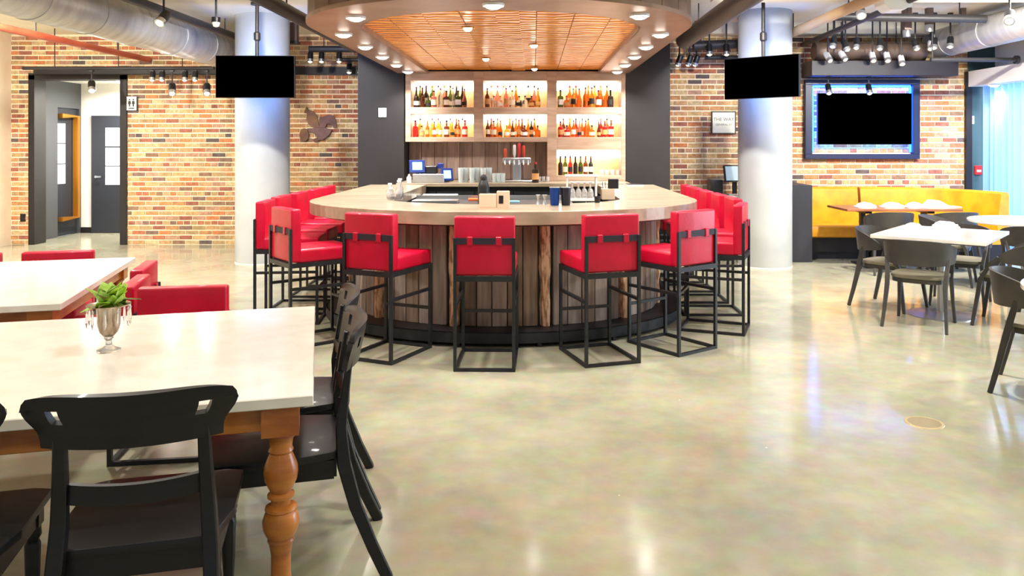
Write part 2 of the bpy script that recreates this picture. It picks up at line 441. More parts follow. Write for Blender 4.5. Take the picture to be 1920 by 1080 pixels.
# door in the side wall: dark leaf, three lit panes, brass surround pull
d1 = struct('door_1', MB().bx(VL-.09, VL-.04, 13.37, 13.99, .01, 2.19), door_dark)
for k in range(3): MB().bx(VL-.045, VL-.030, 13.39, 13.63, .90+k*.35, 1.23+k*.35).build('pane', pane_m, d1)
MB().rect([(VL+.015, 13.40, .30), (VL+.015, 13.88, .30), (VL+.015, 13.88, 2.06), (VL+.015, 13.40, 2.06)], .075, .09, up=(1, 0, 0)).build('pull_frame', brass, d1)
MB().bx(VL-.04, VL+.0, 13.86, 13.9, .8, .86).bx(VL-.04, VL+.0, 13.86, 13.9, 1.5, 1.56).build('pull_bracket', brass, d1)
# door in the far wall with stacked glass lights
x0, x1 = at(174, 0, VB)[0], at(240, 0, VB)[0]
zt = H-(217-HY)*VB/F
d2 = struct('door_2', MB().bx(x0, x1, VB-.05, VB-.0, .01, zt), door_dark)
px0, px1 = at(201, 0, VB)[0], at(227, 0, VB)[0]
for (a, b) in ((240, 274), (277, 310), (312, 346)):
    MB().bx(px0, px1, VB-.06, VB-.045, H-(b-HY)*VB/F, H-(a-HY)*VB/F).build('pane', pane_m, d2)
MB().bx(x0+.09, x0+.11, VB-.10, VB-.05, .98, 1.02).bx(x0+.09, x0+.2, VB-.11, VB-.095, .985, 1.015).build('handle', steel, d2)
struct('baseboard_vestibule', MB().bx(VL, x0, VB-.02, VB-.001, 0, .1), dark_trim)

# ---------------------------------------------------------------- columns
for (cx, cy, r, lab) in ((-3.645, 10.63, .351, 'round pale concrete column between the brick wall and the bar'),
                         (3.015, 10.28, .34, 'round pale concrete column between the bar and the yellow booth')):
    c = thing('concrete_column', lab, 'column', (cx, cy, 0))
    MB().lathe([(r, 0), (r, ZC)], 40).build('shaft', concrete, c, smooth=True)
    MB().lathe([(r+.004, 0), (r+.004, .012), (r, .014)], 40).build('base_joint', beige, c, smooth=True)
# ================================================================ BAR
XC = -.27
def outline(a, b, yc, yend, n=48, xc=XC):
    pts = [(xc-a, yend)]
    for k in range(1, 7): pts.append((xc-a, yend+(yc-yend)*k/7))
    for i in range(n+1):
        t = PI*i/n
        pts.append((xc-a*math.cos(t), yc-b*math.sin(t)))
    for k in range(1, 7): pts.append((xc+a, yc+(yend-yc)*k/7))
    pts.append((xc+a, yend))
    return pts
def resample(pts, step):
    out = []; acc = 0.0; seg = []
    for p, q in zip(pts, pts[1:]): seg.append((Vector(p), Vector(q), (Vector(q)-Vector(p)).length))
    total = sum(s[2] for s in seg); n = int(total/step); 
    def pos(dist):
        for p, q, l in seg:
            if dist <= l: return p+(q-p)*(dist/l), (q-p).normalized()
            dist -= l
        return seg[-1][1], (seg[-1][1]-seg[-1][0]).normalized()
    return [pos((i+.5)*total/n) for i in range(n)], total/n
YEND = 9.935
# worktop
wt = MB().ring(outline(1.78, 1.46, 7.4, YEND), outline(1.08, .72, 7.4, YEND), .965, 1.07).build('bar_worktop', worktop, bevel=.004)
tag(wt, 'curved pale wood worktop wrapping around the round bar', 'worktop')
# bar front
bar = thing('bar_island', 'rustic plank-clad horseshoe bar with black steel foot ledge', 'bar', (XC, 7.4, 0))
def L2(pts): return [(x-XC, y-7.4) for x, y in pts]
MB().ring(L2(outline(1.375, 1.055, 7.4, YEND)), L2(outline(1.14, .80, 7.4, YEND)), 0.0, .964).build('body', dark_paint, bar)
MB().ring(L2(outline(1.72, 1.40, 7.4, YEND)), L2(outline(1.15, .81, 7.4, YEND)), .952, .9645).build('subtop', dark_paint, bar)
pl = {}
step = .122
pts, st = resample(outline(1.395, 1.075, 7.4, YEND), step)
for i, (p, t) in enumerate(pts):
    rz = math.atan2(t.y, t.x)
    kind = 'bark' if i % 6 == 3 else random.choice((0, 0, 1, 2, 2, 3))
    if kind == 'bark':
        if 'b' not in pl:
            mb = MB(); n = 9; rows = []
            rnd = random.Random(3)
            for j in range(n+1):
                z = .12+(.95-.12)*j/n; wd = .043+rnd.uniform(-.009, .009); dp = .05+rnd.uniform(-.008, .008)
                rows.append([(-wd, .02, z), (-wd*.75, -dp*.7, z), (0, -dp, z), (wd*.75, -dp*.7, z), (wd, .02, z)])
            vs = [q for r in rows for q in r]; fs = []
            for j in range(n):
                for q in range(4): fs.append((j*5+q, j*5+q+1, j*5+q+6, j*5+q+5))
            fs += [(0, 1, 2, 3, 4), tuple(n*5+q for q in range(5))]
            pl['b'] = mb.add(vs, fs).mesh('plank', bark)
        o = meshobj('plank', pl['b'], bar, (p.x-XC, p.y-7.4, 0), rz); o['label'] = 'bark-edged plank'
    else:
        if kind not in pl: pl[kind] = MB().box((0, 0, .535), (st-.007, .03, .83)).mesh('plank', plank_mats[kind], bevel=.003)
        meshobj('plank', pl[kind], bar, (p.x-XC, p.y-7.4, random.uniform(-.0015, .0015)), rz)
# foot ledge: steel plate, fascia and short posts
ol, il = outline(1.635, 1.30, 7.4, 9.6), outline(1.415, 1.095, 7.4, 9.6)
MB().ring(L2(ol), L2(il), .112, .12).build('foot_ledge', black_steel, bar)
MB().ring(L2(ol), L2(outline(1.625, 1.29, 7.4, 9.6)), .035, .12).build('ledge_fascia', black_steel, bar)
po, _ = resample(outline(1.60, 1.265, 7.4, 9.6), .62)
pm_ = MB().box((0, 0, .056), (.03, .03, .112)).mesh('post', black_steel)
for p, t in po: meshobj('post', pm_, bar, (p.x-XC, p.y-7.4, 0), math.atan2(t.y, t.x))
MB().ring(L2(outline(1.40, 1.08, 7.4, YEND)), L2(outline(1.376, 1.056, 7.4, YEND)), 0.0, .118).build('plinth', black_steel, bar)

# ---------------------------------------------------------------- bar stools
def make_stool(name, label, cat, wd, dp, seat, back, strapz, foot, sidez):
    s = thing(name, label, cat); hw, hd = wd/2, dp/2; q = .022
    for sx in (-1, 1):
        MB().bx(sx*hw-q*(sx > 0), sx*hw+q*(sx < 0), -hd, -hd+q, q, strapz+.02).build('leg', black_steel, s)
        MB().bx(sx*hw-q*(sx > 0), sx*hw+q*(sx < 0), hd-q, hd, q, seat-.105).build('leg', black_steel, s)
        MB().bx(sx*hw-q*(sx > 0), sx*hw+q*(sx < 0), -hd+q, hd-q, sidez, sidez+q).build('side_stretcher', black_steel, s)
    mb = MB()
    for y in (-hd, hd-q): mb.bx(-hw, hw, y, y+q, 0, q)
    for x in (-hw, hw-q): mb.bx(x, x+q, -hd+q, hd-q, 0, q)
    mb.build('base_frame', black_steel, s)
    mb = MB()
    for y in (-hd, hd-q): mb.bx(-hw+q, hw-q, y, y+q, seat-.14, seat-.105)
    for x in (-hw, hw-q): mb.bx(x, x+q, -hd+q, hd-q, seat-.14, seat-.105)
    mb.build('seat_frame', black_steel, s)
    MB().bx(-hw+q, hw-q, hd-q, hd, foot, foot+q).build('footrest', black_steel, s)
    MB().box((0, .035, seat-.055), (wd-.012, dp-.05, .11)).build('seat', red, s, bevel=.022, seg=3)
    b = MB().box((0, -hd+.056, (seat-.10+back)/2), (wd-.006, .08, back-seat+.10)).build('backrest', red, s, bevel=.016, seg=3)
    st = MB().bx(-hw+.004, hw-.004, -hd+.004, -hd+.017, strapz-.022, strapz+.022).build('back_strap', black_strap, s)
    for sx in (-1, 1):
        MB().bx(sx*wd*.235-.02, sx*wd*.235+.02, -hd-.002, -hd+.02, strapz-.03, strapz+.03).build('strap_loop', red, st, bevel=.003)
    return s
first = make_stool('bar_stool', 'red vinyl bar stool facing the middle of the curved bar front', 'stool', .43, .55, .765, 1.076, .905, .30, .45)
S = 'red bar stools around the bar'
first['group'] = S
first.location = (-.335, 5.745, 0); first.rotation_euler.z = face(.02, 1)
def stool(x, y, fx, fy, label): dup(first, (x, y, 0), face(fx, fy), label, S)
stool(-1.095, 5.965, .41, .91, 'red bar stool beside the middle stool, towards the white dining tables')
stool(.486, 5.885, -.31, .95, 'red bar stool beside the middle stool, towards the yellow booth')
stool(-1.785, 6.375, .78, .63, 'red bar stool where the curved bar turns towards the brick wall with doorway')
stool(1.085, 6.19, -.60, .80, 'red bar stool where the curved bar turns towards the yellow booth')
ordn = ['fifth', 'fourth', 'third', 'second', 'first']
for k, y in enumerate((7.08, 7.72, 8.32, 8.95, 9.5)):
    stool(-2.245+(.07 if k == 0 else 0), y, .995, .08*(k == 0)+.02, 'red bar stool on the straight bar side facing the doorway wall, %s from the back' % ordn[k])
stool(1.555, 6.775, -.93, .36, 'red bar stool at the bar corner nearest the yellow booth side column')
for k, y in enumerate((7.45, 8.02, 8.60, 9.17, 9.72)):
    stool(1.665, y, -1, .02, 'red bar stool on the straight bar side facing the yellow booth, %s from the back' % ordn[k])

# ---------------------------------------------------------------- canopy over the bar
ZK = 2.53
can = thing('bar_canopy', 'hanging horseshoe canopy over the bar with copper underside', 'canopy', (XC, 7.4, ZK))
def LK(pts): return [(x-XC, y-7.4) for x, y in pts]
rim_m = mat('canopy_rim_metal', (172, 144, 124), 0.36, 0.5, col2=(152, 124, 104), scale=(3, 3, 3), world=True)
fasc_m = mat('canopy_fascia_tin', (168, 142, 122), 0.3, 0.7, col2=(128, 104, 88), scale=(2, 2, 2), world=True)
co = outline(1.54, 1.40, 6.5, 10.60); ci = outline(1.15, 1.02, 6.62, 10.60)
MB().ring(LK(co), LK(ci), 0, .03).build('soffit_border', rim_m, can)
MB().ring(LK(outline(1.155, 1.025, 6.62, 10.60)), LK(outline(1.14, 1.01, 6.62, 10.60)), .0, .07).build('inner_lip', rim_m, can)
MB().ring(LK(outline(1.30, 1.28, 6.5, 10.60)), LK(outline(1.12, 1.0, 6.62, 10.60)), .068, ZC-ZK-.005).build('core', dark_paint, can)
MB().sweep([(x-XC, y-7.4, .012) for x, y in outline(1.545, 1.405, 6.5, 10.6)], [(-.008, -.012), (.008, -.012), (.008, .02), (-.008, .02)]).build('edge_trim', rim_m, can)
pts, st = resample(co, .24)
fme = MB().box((0, .012, .38), (st-.006, .012, .70)).mesh('fascia_panel', fasc_m, bevel=.002)
for p, t in pts: meshobj('fascia_panel', fme, can, (p.x-XC, p.y-7.4, 0.0), math.atan2(t.y, t.x))
# copper underside boards with hammered ripples
cpm = bpy.data.materials.new('hammered_copper'); cpm.use_nodes = True
def copper_nodes(m):
    nt = m.node_tree; b = nt.nodes['Principled BSDF']; N = nt.nodes.new; Lk = nt.links.new
    ge = N('ShaderNodeNewGeometry'); mp = N('ShaderNodeMapping'); mp.inputs['Scale'].default_value = (2.2, 11, 1); Lk(ge.outputs['Position'], mp.inputs[0])
    nz = N('ShaderNodeTexNoise'); nz.inputs['Scale'].default_value = 1.0; nz.inputs['Detail'].default_value = 4; nz.inputs['Distortion'].default_value = 1.2; Lk(mp.outputs[0], nz.inputs['Vector'])
    cr = N('ShaderNodeValToRGB'); e = cr.color_ramp.elements
    e[0].position = .3; e[0].color = lin((190, 98, 18)); e[1].position = .7; e[1].color = lin((250, 180, 58)); ad = N('ShaderNodeMix'); ad.data_type = 'FLOAT'; ad.inputs['Factor'].default_value = .45; cr_in = ad.outputs['Result']; Lk(nz.outputs['Fac'], ad.inputs['A']); Lk(cr_in, cr.inputs[0]); Lk(cr.outputs[0], b.inputs['Base Color'])
    wv = N('ShaderNodeTexWave'); wv.bands_direction = 'Y'; wv.inputs['Scale'].default_value = 2.6; wv.inputs['Distortion'].default_value = 5; wv.inputs['Detail'].default_value = 2; wv.inputs['Detail Scale'].default_value = 1.6; Lk(ge.outputs['Position'], wv.inputs['Vector']); bp = N('ShaderNodeBump'); bp.inputs['Strength'].default_value = .9; bp.inputs['Distance'].default_value = .03; Lk(wv.outputs['Fac'], ad.inputs['B']); Lk(wv.outputs['Fac'], bp.inputs['Height']); Lk(bp.outputs[0], b.inputs['Normal'])
    b.inputs['Metallic'].default_value = .45; b.inputs['Roughness'].default_value = .3
copper_nodes(cpm)
nb = 8; wb = 2.36/nb
for k in range(nb):
    xa = -1.18+k*wb; xm = max(abs(xa), abs(xa+wb))
    xq = min(abs(xa), abs(xa+wb))
    ys = 6.62-1.02*math.sqrt(max(0, 1-(xq/1.15)**2))-.06-7.4
    mb = MB()
    poly = [(xa+.002, ys), (xa+wb-.002, ys), (xa+wb-.002, 10.6-7.4), (xa+.002, 10.6-7.4)]
    mb.prism(poly, .045+(k % 2)*.003, .066)
    mb.build('copper_board', cpm, can, bevel=.003)
MB().bx(-.02, .16, 5.66-7.4, 10.6-7.4, .035, .044).build('centre_rib', cpm, can)
# downlights: housing ring + lens
ring_me = MB().lathe([(.056, .0), (.072, -.006), (.075, .0), (.075, .012), (.054, .012)], 20).mesh('trim_ring', white_plastic, smooth=True)
lens_me = MB().lathe([(0, -.026), (.03, -.023), (.048, -.015), (.057, -.003), (.057, .006), (0, .006)], 18).mesh('lens', lamp_m)
ring_s = MB().lathe([(.04, .0), (.052, -.005), (.054, .0), (.054, .01), (.038, .01)], 16).mesh('trim_ring', brass, smooth=True)
lens_s = MB().lathe([(0, -.03), (.02, -.027), (.034, -.014), (.038, 0), (.038, .006), (0, .006)], 14).mesh('lens', lamp_m)
def downlight(x, y, z, label, group, small=False, power=CANOPY_W):
    t = thing('downlight', label, 'light', (x, y, z-.012), 0, group)
    meshobj('trim_ring', ring_s if small else ring_me, t); meshobj('lens', lens_s if small else lens_me, t)
    lamp('downlight_glow', (0, 0, -.032), power*(.35 if small else 1), .07 if small else .12, t, spread=2.2)
for sx in (-1, 1):
    for y in (6.78, 7.65, 8.52, 9.4, 10.26):
        downlight(XC+sx*1.36, y, ZK, 'bright round downlight in the canopy border above the bar %s' % ('side facing the doorway wall' if sx < 0 else 'side facing the yellow booth'), 'downlights along the canopy border')
for px, py, where in ((925, 7, 'above the middle stool'), (667, 31, 'where it turns towards the doorway wall'), (1199, 27, 'where it turns towards the yellow booth')):
    d = F*(ZK-H)/(HY-py)
    downlight((px-CX)*d/F, d, ZK, 'bright round downlight in the canopy front curve ' + where, 'downlights in the canopy curve')
for px, py in ((877, 47), (1001, 80), (911, 106), (1002, 125)):
    d = F*(ZK+.045-H)/(HY-py)
    downlight((px-CX)*d/F, min(d, 10.2), ZK+.033, 'small pin light set in the copper underside of the canopy', 'pin lights in the copper boards', True)

# ---------------------------------------------------------------- back bar
YS = 10.62; k_ = YS/F
def zx(py, d=YS): return H-(py-HY)*d/F
def xx(px, d=YS): return (px-CX)*d/F
bb = thing('back_bar_cabinet', 'long dark back bar cabinet under the lit bottle shelves', 'cabinet', (XC, 10.3, 0))
MB().bx(-1.45, 1.48, -.28, .60, .08, 1.04).build('body', dark_paint, bb)
MB().bx(-1.42, 1.45, -.22, .60, 0, .08).build('plinth', black_steel, bb)
MB().bx(-1.46, 1.50, -.355, .69, 1.04, 1.085).build('counter_slab', worktop, bb, bevel=.004)
dm = MB().box((0, 0, 0), (.466, .02, .86)).mesh('door', black_steel, bevel=.003); hm = MB().box((0, 0, 0), (.014, .03, .3)).mesh('handle', steel)
for k in range(6):
    d = meshobj('door', dm, bb, (-1.45+.245+k*.488, -.29, .55)); meshobj('handle', hm, d, (.19, -.02, .15))
# splash planks behind the counter
sp = struct('wall_bar_splash', MB().bx(-1.74, 1.24, 10.985, 11.0, 1.05, 2.52), dark_paint)
spm = [mat('splash_plank_a', (156, 132, 118), .6, col2=(124, 100, 88), scale=(20, 20, 2)), mat('splash_plank_b', (170, 146, 132), .6, col2=(136, 114, 102), scale=(20, 20, 2))]
sme = [MB().box((0, 0, 1.36), (.17, .02, .54)).mesh('plank', m, bevel=.002) for m in spm]
for k in range(12): meshobj('plank', sme[k % 2], sp, (-1.64+k*.176, 10.975, 0))
# lit shelf unit
su = thing('bottle_shelf_unit', 'taupe wooden bottle shelving with bright lit bays behind the bar', 'shelf', (XC, YS, 0))
def sbox(name, x0, x1, y0, y1, z0, z1, m, par=su, bevel=.003): return MB().bx(x0-XC, x1-XC, y0-YS, y1-YS, z0, z1).build(name, m, par, bevel=bevel)
XA = [xx(760), xx(770), xx(888), xx(906), xx(1026), xx(1044), xx(1165), xx(1174)]
Z1t, Z1b, Z2t, Z2b, Zlo, Z3t, Z3b = zx(151), zx(201), zx(214), zx(257), zx(266), zx(281), zx(329)
YBK = 10.96
Ztop = 2.56
for (a, b, z) in ((XA[0], XA[1], Zlo), (XA[2], XA[3], Zlo), (XA[4], XA[5], 1.086), (XA[6], XA[7], 1.086)):
    sbox('divider', a, b, YS, YBK, z, Ztop, shelf_wood)
bays = []
for c in range(3):
    a, b = XA[1+2*c], XA[2+2*c]
    sbox('top_rail', a, b, YS, YBK, Z1t, Ztop, shelf_wood)
    sbox('shelf_board', a, b, YS, YBK, Z2t, Z1b, shelf_wood)
    lo = Zlo if c < 2 else Z3t
    sbox('shelf_board', a, b, YS, YBK, lo, Z2b, shelf_wood)
    bays += [(a, b, Z1b, Z1t, c, 0), (a, b, Z2b, Z2t, c, 1)]
    if c == 2:
        sbox('shelf_board', a, b, YS, YBK, 1.086, Z3b, shelf_wood)
        bays.append((a, b, Z3b, Z3t, c, 2))
    sbox('back_panel', a, b, YBK, YBK+.012, lo if c < 2 else 1.09, Z1t, shelf_back, bevel=0)
for (a, b, z0, z1, c, r) in bays:
    hgt = .115
    sbox('led_strip', a+.01, b-.01, YBK-.012, YBK-.001, z1-hgt, z1-.004, led_m, bevel=0)
    l = lamp('led_glow', ((a+b)/2, YS+.20, z1-.012), 3.6, b-a-.05, None, (1, .90, .74), (0, .25, -1), 3.0, 'RECTANGLE', .05)
    l.parent = su; l.location = ((a+b)/2-XC, .20, z1-.012)
# ================================================================ BOTTLES AND BAR ITEMS
def gmat(n, c, tr=.75): return mat('bottle_glass_'+n, c, .08, trans=tr, ior=1.35)
GL = {'amber': gmat('amber', (214, 120, 30)), 'orange': gmat('orange', (236, 128, 40)), 'red': gmat('red', (206, 52, 50)), 'brown': gmat('brown', (120, 62, 30)),
      'green': gmat('green', (96, 120, 40)), 'clear': gmat('clear', (240, 240, 232), .9), 'yellow': gmat('yellow', (238, 196, 70)), 'dark': gmat('dark', (54, 40, 34), .3), 'pink': gmat('pink', (232, 150, 140))}
capm = {'dark': mat('cap_dark', (40, 30, 28), .4), 'gold': mat('cap_gold', (190, 140, 50), .3, .8), 'red': mat('cap_red', (180, 30, 36), .4)}
labm = [mat('label_cream', (244, 230, 200), .7), mat('label_white', (248, 246, 242), .7), mat('label_black', (40, 34, 34), .6), mat('label_tan', (206, 150, 90), .7)]
SH = {'slim': ([(0, 0), (.034, 0), (.036, .01), (.036, .155), (.03, .18), (.014, .205), (.012, .265), (0, .265)], .036, .05, .13, .265, .014),
      'squat': ([(0, 0), (.05, 0), (.053, .01), (.053, .10), (.044, .13), (.016, .145), (.014, .185), (0, .185)], .053, .03, .09, .185, .018),
      'shouldered': ([(0, 0), (.042, 0), (.044, .01), (.044, .15), (.038, .168), (.015, .18), (.014, .235), (0, .235)], .044, .04, .12, .235, .017),
      'sloping': ([(0, 0), (.039, 0), (.041, .01), (.041, .11), (.03, .16), (.015, .21), (.013, .285), (0, .285)], .041, .035, .095, .285, .014)}
BM = {k: MB().lathe(v[0], 12).mesh('bottle', GL['clear'], smooth=True) for k, v in SH.items()}
LM = {k: MB().lathe([(v[1]+.001, v[2]), (v[1]+.001, v[3])], 12).mesh('label_wrap', labm[0], smooth=True) for k, v in SH.items()}
CM = {k: MB().lathe([(0, v[4]), (v[5], v[4]), (v[5], v[4]+.03), (0, v[4]+.03)], 10).mesh('cap', capm['dark']) for k, v in SH.items()}
rb = random.Random(11)
place = {(0, 0): 'upper lit shelf above the cash register', (0, 1): 'lower lit shelf above the cash register', (1, 0): 'upper lit shelf above the beer tap',
         (1, 1): 'lower lit shelf above the beer tap', (2, 0): 'top lit shelf of the three-tier bay', (2, 1): 'middle lit shelf of the three-tier bay', (2, 2): 'bottom lit shelf of the three-tier bay'}
mixes = {(0, 0): ['dark', 'brown', 'green', 'pink', 'clear', 'brown', 'clear', 'green', 'pink'], (0, 1): ['red', 'clear', 'amber', 'orange', 'yellow', 'brown', 'yellow', 'orange', 'red'],
         (1, 0): ['brown', 'clear', 'clear', 'pink', 'clear', 'clear', 'clear', 'amber', 'yellow'], (1, 1): ['brown', 'amber', 'amber', 'yellow', 'brown', 'amber', 'brown', 'dark', 'amber'],
         (2, 0): ['green', 'amber', 'yellow', 'orange', 'orange', 'yellow', 'amber', 'orange', 'dark'], (2, 1): ['red', 'red', 'orange', 'pink', 'amber', 'orange', 'brown', 'red', 'red'],
         (2, 2): ['dark', 'green', 'red', 'dark', 'green', 'brown', 'dark']}
def bottle(shape, col, x, y, z, label, group, sc=1.0):
    o = meshobj('bottle', BM[shape], None, (x, y, z), m=GL[col]); o.scale = (sc, sc, sc)
    tag(o, label, 'bottle', group)
    c = meshobj('cap', CM[shape], o, m=capm[rb.choice(('dark', 'dark', 'gold', 'red'))])
    if rb.random() < .75: meshobj('label_wrap', LM[shape], o, m=rb.choice(labm))
    return o
for (a, b, z0, z1, c, r) in bays:
    cols = mixes[(c, r)]; n = len(cols)
    hmax = z1-z0
    span = (b-a-.10) * (1.0 if r < 2 else .62)
    for i, col in enumerate(cols):
        shp = rb.choice(('slim', 'squat', 'shouldered', 'sloping'))
        if r == 2: shp = 'slim'
        sc = min(1.05, (hmax-.07)/(SH[shp][4]+.03))
        sc *= rb.uniform(.88, 1.0); sc = min(sc, .93*span/n/(2*SH[shp][1]))
        bottle(shp, col, a+.055+span*(i+.5)/n-span*.5/n+rb.uniform(-.006, .006), YS+.08+rb.uniform(0, .04), z0+.001,
               '%s %s bottle on the %s' % (col, shp, place[(c, r)]), 'bottles on the '+place[(c, r)], sc)
        if r < 2 and i < n-1 and rb.random() < .8:
            shp2 = rb.choice(('slim', 'sloping')); sc2 = min(1.05, (hmax-.05)/(SH[shp2][4]+.03)); col2 = rb.choice(cols)
            bottle(shp2, col2, a+.055+span*(i+1)/n-span*.5/n, YS+.22, z0+.001, '%s %s bottle on the %s' % (col2, shp2, place[(c, r)]), 'bottles on the '+place[(c, r)], sc2)

tg = MB().lathe([(0, .0), (.03, 0), (.034, .075), (.031, .075), (.027, .008), (0, .008)], 12).mesh('rocks_glass', glass, smooth=True)
a_, b_, z0_ = bays[-1][0], bays[-1][1], bays[-1][2]
for i in range(4):
    for j in range(2):
        tag(meshobj('rocks_glass', tg, None, (b_-.26+i*.072, YS+.08+j*.09, z0_+.001)), 'clear rocks glass on the bottom lit shelf beside the wine bottles', 'glass', 'rocks glasses on the bottom lit shelf')
ZBB = 1.0855
def on_bb(px, d=10.15): return ((px-CX)*d/F, d, ZBB)
# glasses on the back bar
pintm = mat('pint_glass_tint', (226, 236, 236), .08, trans=.55, ior=1.3)
gm = MB().lathe([(0, .0), (.028, 0), (.037, .19), (.034, .19), (.026, .008), (0, .008)], 14).mesh('pint_glass', pintm, smooth=True)
for i, px in enumerate((864, 874, 885, 895, 906, 917)):
    tag(meshobj('pint_glass', gm, None, on_bb(px, 10.12+.06*(i % 2))), 'tall clear pint glass on the back bar counter beside the cash register', 'glass', 'tall glasses on the back bar')
gm2 = MB().lathe([(0, .0), (.026, 0), (.03, .12), (.027, .12), (.024, .008), (0, .008)], 14).mesh('tumbler', pintm, smooth=True)
for i, px in enumerate((927, 935, 943)):
    tag(meshobj('tumbler', gm2, None, on_bb(px, 10.12)), 'short clear tumbler on the back bar counter beside the beer tap', 'glass', 'short glasses by the beer tap')
for i, px in enumerate((1011, 1019, 1027)):
    tag(meshobj('shot_glass', MB().lathe([(0, 0), (.02, 0), (.024, .07), (.021, .07), (.018, .008), (0, .008)], 12).mesh('shot_glass', glass, smooth=True), None, on_bb(px, 10.3)), 'small shot glass on the back bar between taps and bottle bay', 'glass', 'shot glasses on the back bar')
# beer tap tower
p = on_bb(969, 10.35)
t = thing('beer_tap_tower', 'steel T-shaped beer tap tower with coloured tap handles', 'beer tap', p)
MB().box((0, 0, .125), (.105, .09, .25)).build('column', steel, t, bevel=.006)
MB().box((0, 0, .28), (.37, .09, .07)).build('tap_bar', steel, t, bevel=.01)
MB().box((0, -.08, .012), (.46, .2, .024)).build('drip_tray', steel, t, bevel=.004)
for k in range(6):
    x = -.15+k*.06
    f = MB().tube([(x, -.045, .28), (x, -.09, .27), (x, -.1, .225)], .010, 8).build('faucet', steel, t, smooth=True)
hc = {-.06+.0: (150, 40, 40)}
for x, col, h in ((-.15, (190, 60, 30), .10), (-.03, (214, 214, 210), .15), (.03, (190, 30, 44), .17), (.09, (196, 60, 40), .14)):
    MB().lathe([(0, .315), (.008, .315), (.012, .34), (.02, .36), (.02, .30+h+.02), (.012, .30+h+.035), (0, .30+h+.035)], 10, (x, -.02, 0)).build('tap_handle', mat('tap_%d_%d' % (col[0], col[1]), col, .35), t, smooth=True)
p = on_bb(994, 10.2)
p = on_bb(1004, 10.1); bottle('shouldered', 'dark', p[0], p[1], p[2], 'dark bottle standing next to the beer tap tower', None)
# register: two blue-lit touch screens, printer and drawer
p = on_bb(803, 10.22)
navy = mat('pos_navy_plastic', (22, 44, 120), .35)
t = thing('cash_register', 'cash register with two blue-glowing touch screens and grey drawer', 'register', p)
MB().box((.02, .02, .055), (.40, .34, .11)).build('cash_drawer', steel, t, bevel=.006)
MB().box((.0, .08, .16), (.22, .16, .10)).build('receipt_printer', black_plastic, t, bevel=.01)
def tilt_screen(x, y, z, wd, ht, rz, rx, nm):
    M = Matrix.Rotation(rz, 3, 'Z') @ Matrix.Rotation(rx, 3, 'X')
    s = MB().box((x, y, z), (wd, .03, ht), M=M).build(nm, navy, t, bevel=.006)
    c = Vector((x, y, z)) + M @ Vector((0, -.017, 0))
    MB().box(c, (wd*.62, .004, ht*.62), M=M).build('display', pos_screen, s)
    MB().bar((x, y+.02, z-ht*.35), (x, y+.06, .11 if abs(x) < .2 else .02), .05, .03).build('screen_stand', black_plastic, t)
tilt_screen(-.14, -.03, .205, .20, .17, .25, -.35, 'touch_screen')
tilt_screen(.25, -.06, .10, .15, .17, .35, -.3, 'side_screen')
MB().box((.15, .09, .21), (.075, .06, .07)).build('card_reader', navy, t, bevel=.01)
tag(MB().lathe([(0, 0), (.03, 0), (.031, .07), (.014, .09), (.013, .11), (0, .11)], 12).build('sanitizer_bottle', white_plastic, smooth=True, loc=on_bb(767, 10.02)), 'small white squeeze bottle at the end of the back bar counter', 'bottle')

ZW = 1.0703
def on_top(px, py): # point on the worktop seen at pixel
    d = F*(H-ZW)/(py-HY); return Vector(((px-CX)*d/F, d, ZW))
# menu / napkin caddy on front of worktop
box_m = mat('caddy_pale_wood', (214, 180, 154), .6)
p = on_top(927, 391)
t = thing('napkin_caddy', 'pale wooden napkin caddy with a dark slot on the bar worktop', 'caddy', p)
MB().box((0, .0, .006), (.245, .12, .012)).build('base', box_m, t)
MB().box((-.05, -.03, .065), (.135, .06, .107)).build('holder', box_m, t, bevel=.004)
MB().box((.07, -.01, .075), (.10, .09, .127)).build('tall_holder', box_m, t, bevel=.004)
MB().box((.055, -.0565, .075), (.036, .004, .062)).build('slot', black_plastic, t)
MB().box((-.04, .035, .06), (.1, .06, .096)).build('napkins', linen, t)
# black pepper mill / beer bottle silhouette behind the caddy
p = on_top(909, 377.5)
t = thing('black_bar_bottle', 'tall black bottle-shaped dispenser behind the napkin caddy', 'bottle', (p.x, 6.85, .93))
MB().lathe([(0, 0), (.05, 0), (.05, .28), (.042, .31), (.03, .335), (0, .335)], 18).build('body', black_plastic, t, smooth=True)
MB().lathe([(.0, .334), (.028, .334), (.03, .36), (.016, .385), (0, .385)], 16).build('stopper', black_plastic, t, smooth=True)
# jiggers
jm = MB().lathe([(0, .002), (.018, 0), (.02, .0), (.008, .035), (.008, .04), (.024, .082), (.022, .082), (.006, .045), (0, .045)], 16).mesh('jigger', steel, smooth=True)
for px in (1009, 1021):
    tag(meshobj('jigger', jm, None, on_top(px, 383.5)), 'small steel hourglass jigger on the bar worktop beside the shakers', 'jigger', 'jiggers on the worktop')
# shakers
for px, m, lab in ((1040, mat('shaker_blue', (16, 58, 132), .25, .4), 'dark blue metal cocktail shaker tin on the bar worktop'), (1061, mat('shaker_charcoal', (32, 36, 48), .3, .3), 'charcoal metal cocktail shaker tin beside the blue one')):
    t = thing('shaker_tin', lab, 'shaker', on_top(px, 385))
    MB().lathe([(0, 0), (.034, 0), (.036, .006), (.043, .148), (.040, .148), (.033, .01), (0, .01)], 18).build('tin', m, t, smooth=True)
    MB().lathe([(.042, .146), (.0455, .148), (.0445, .153), (.041, .152)], 18).build('rim', steel, t, smooth=True)
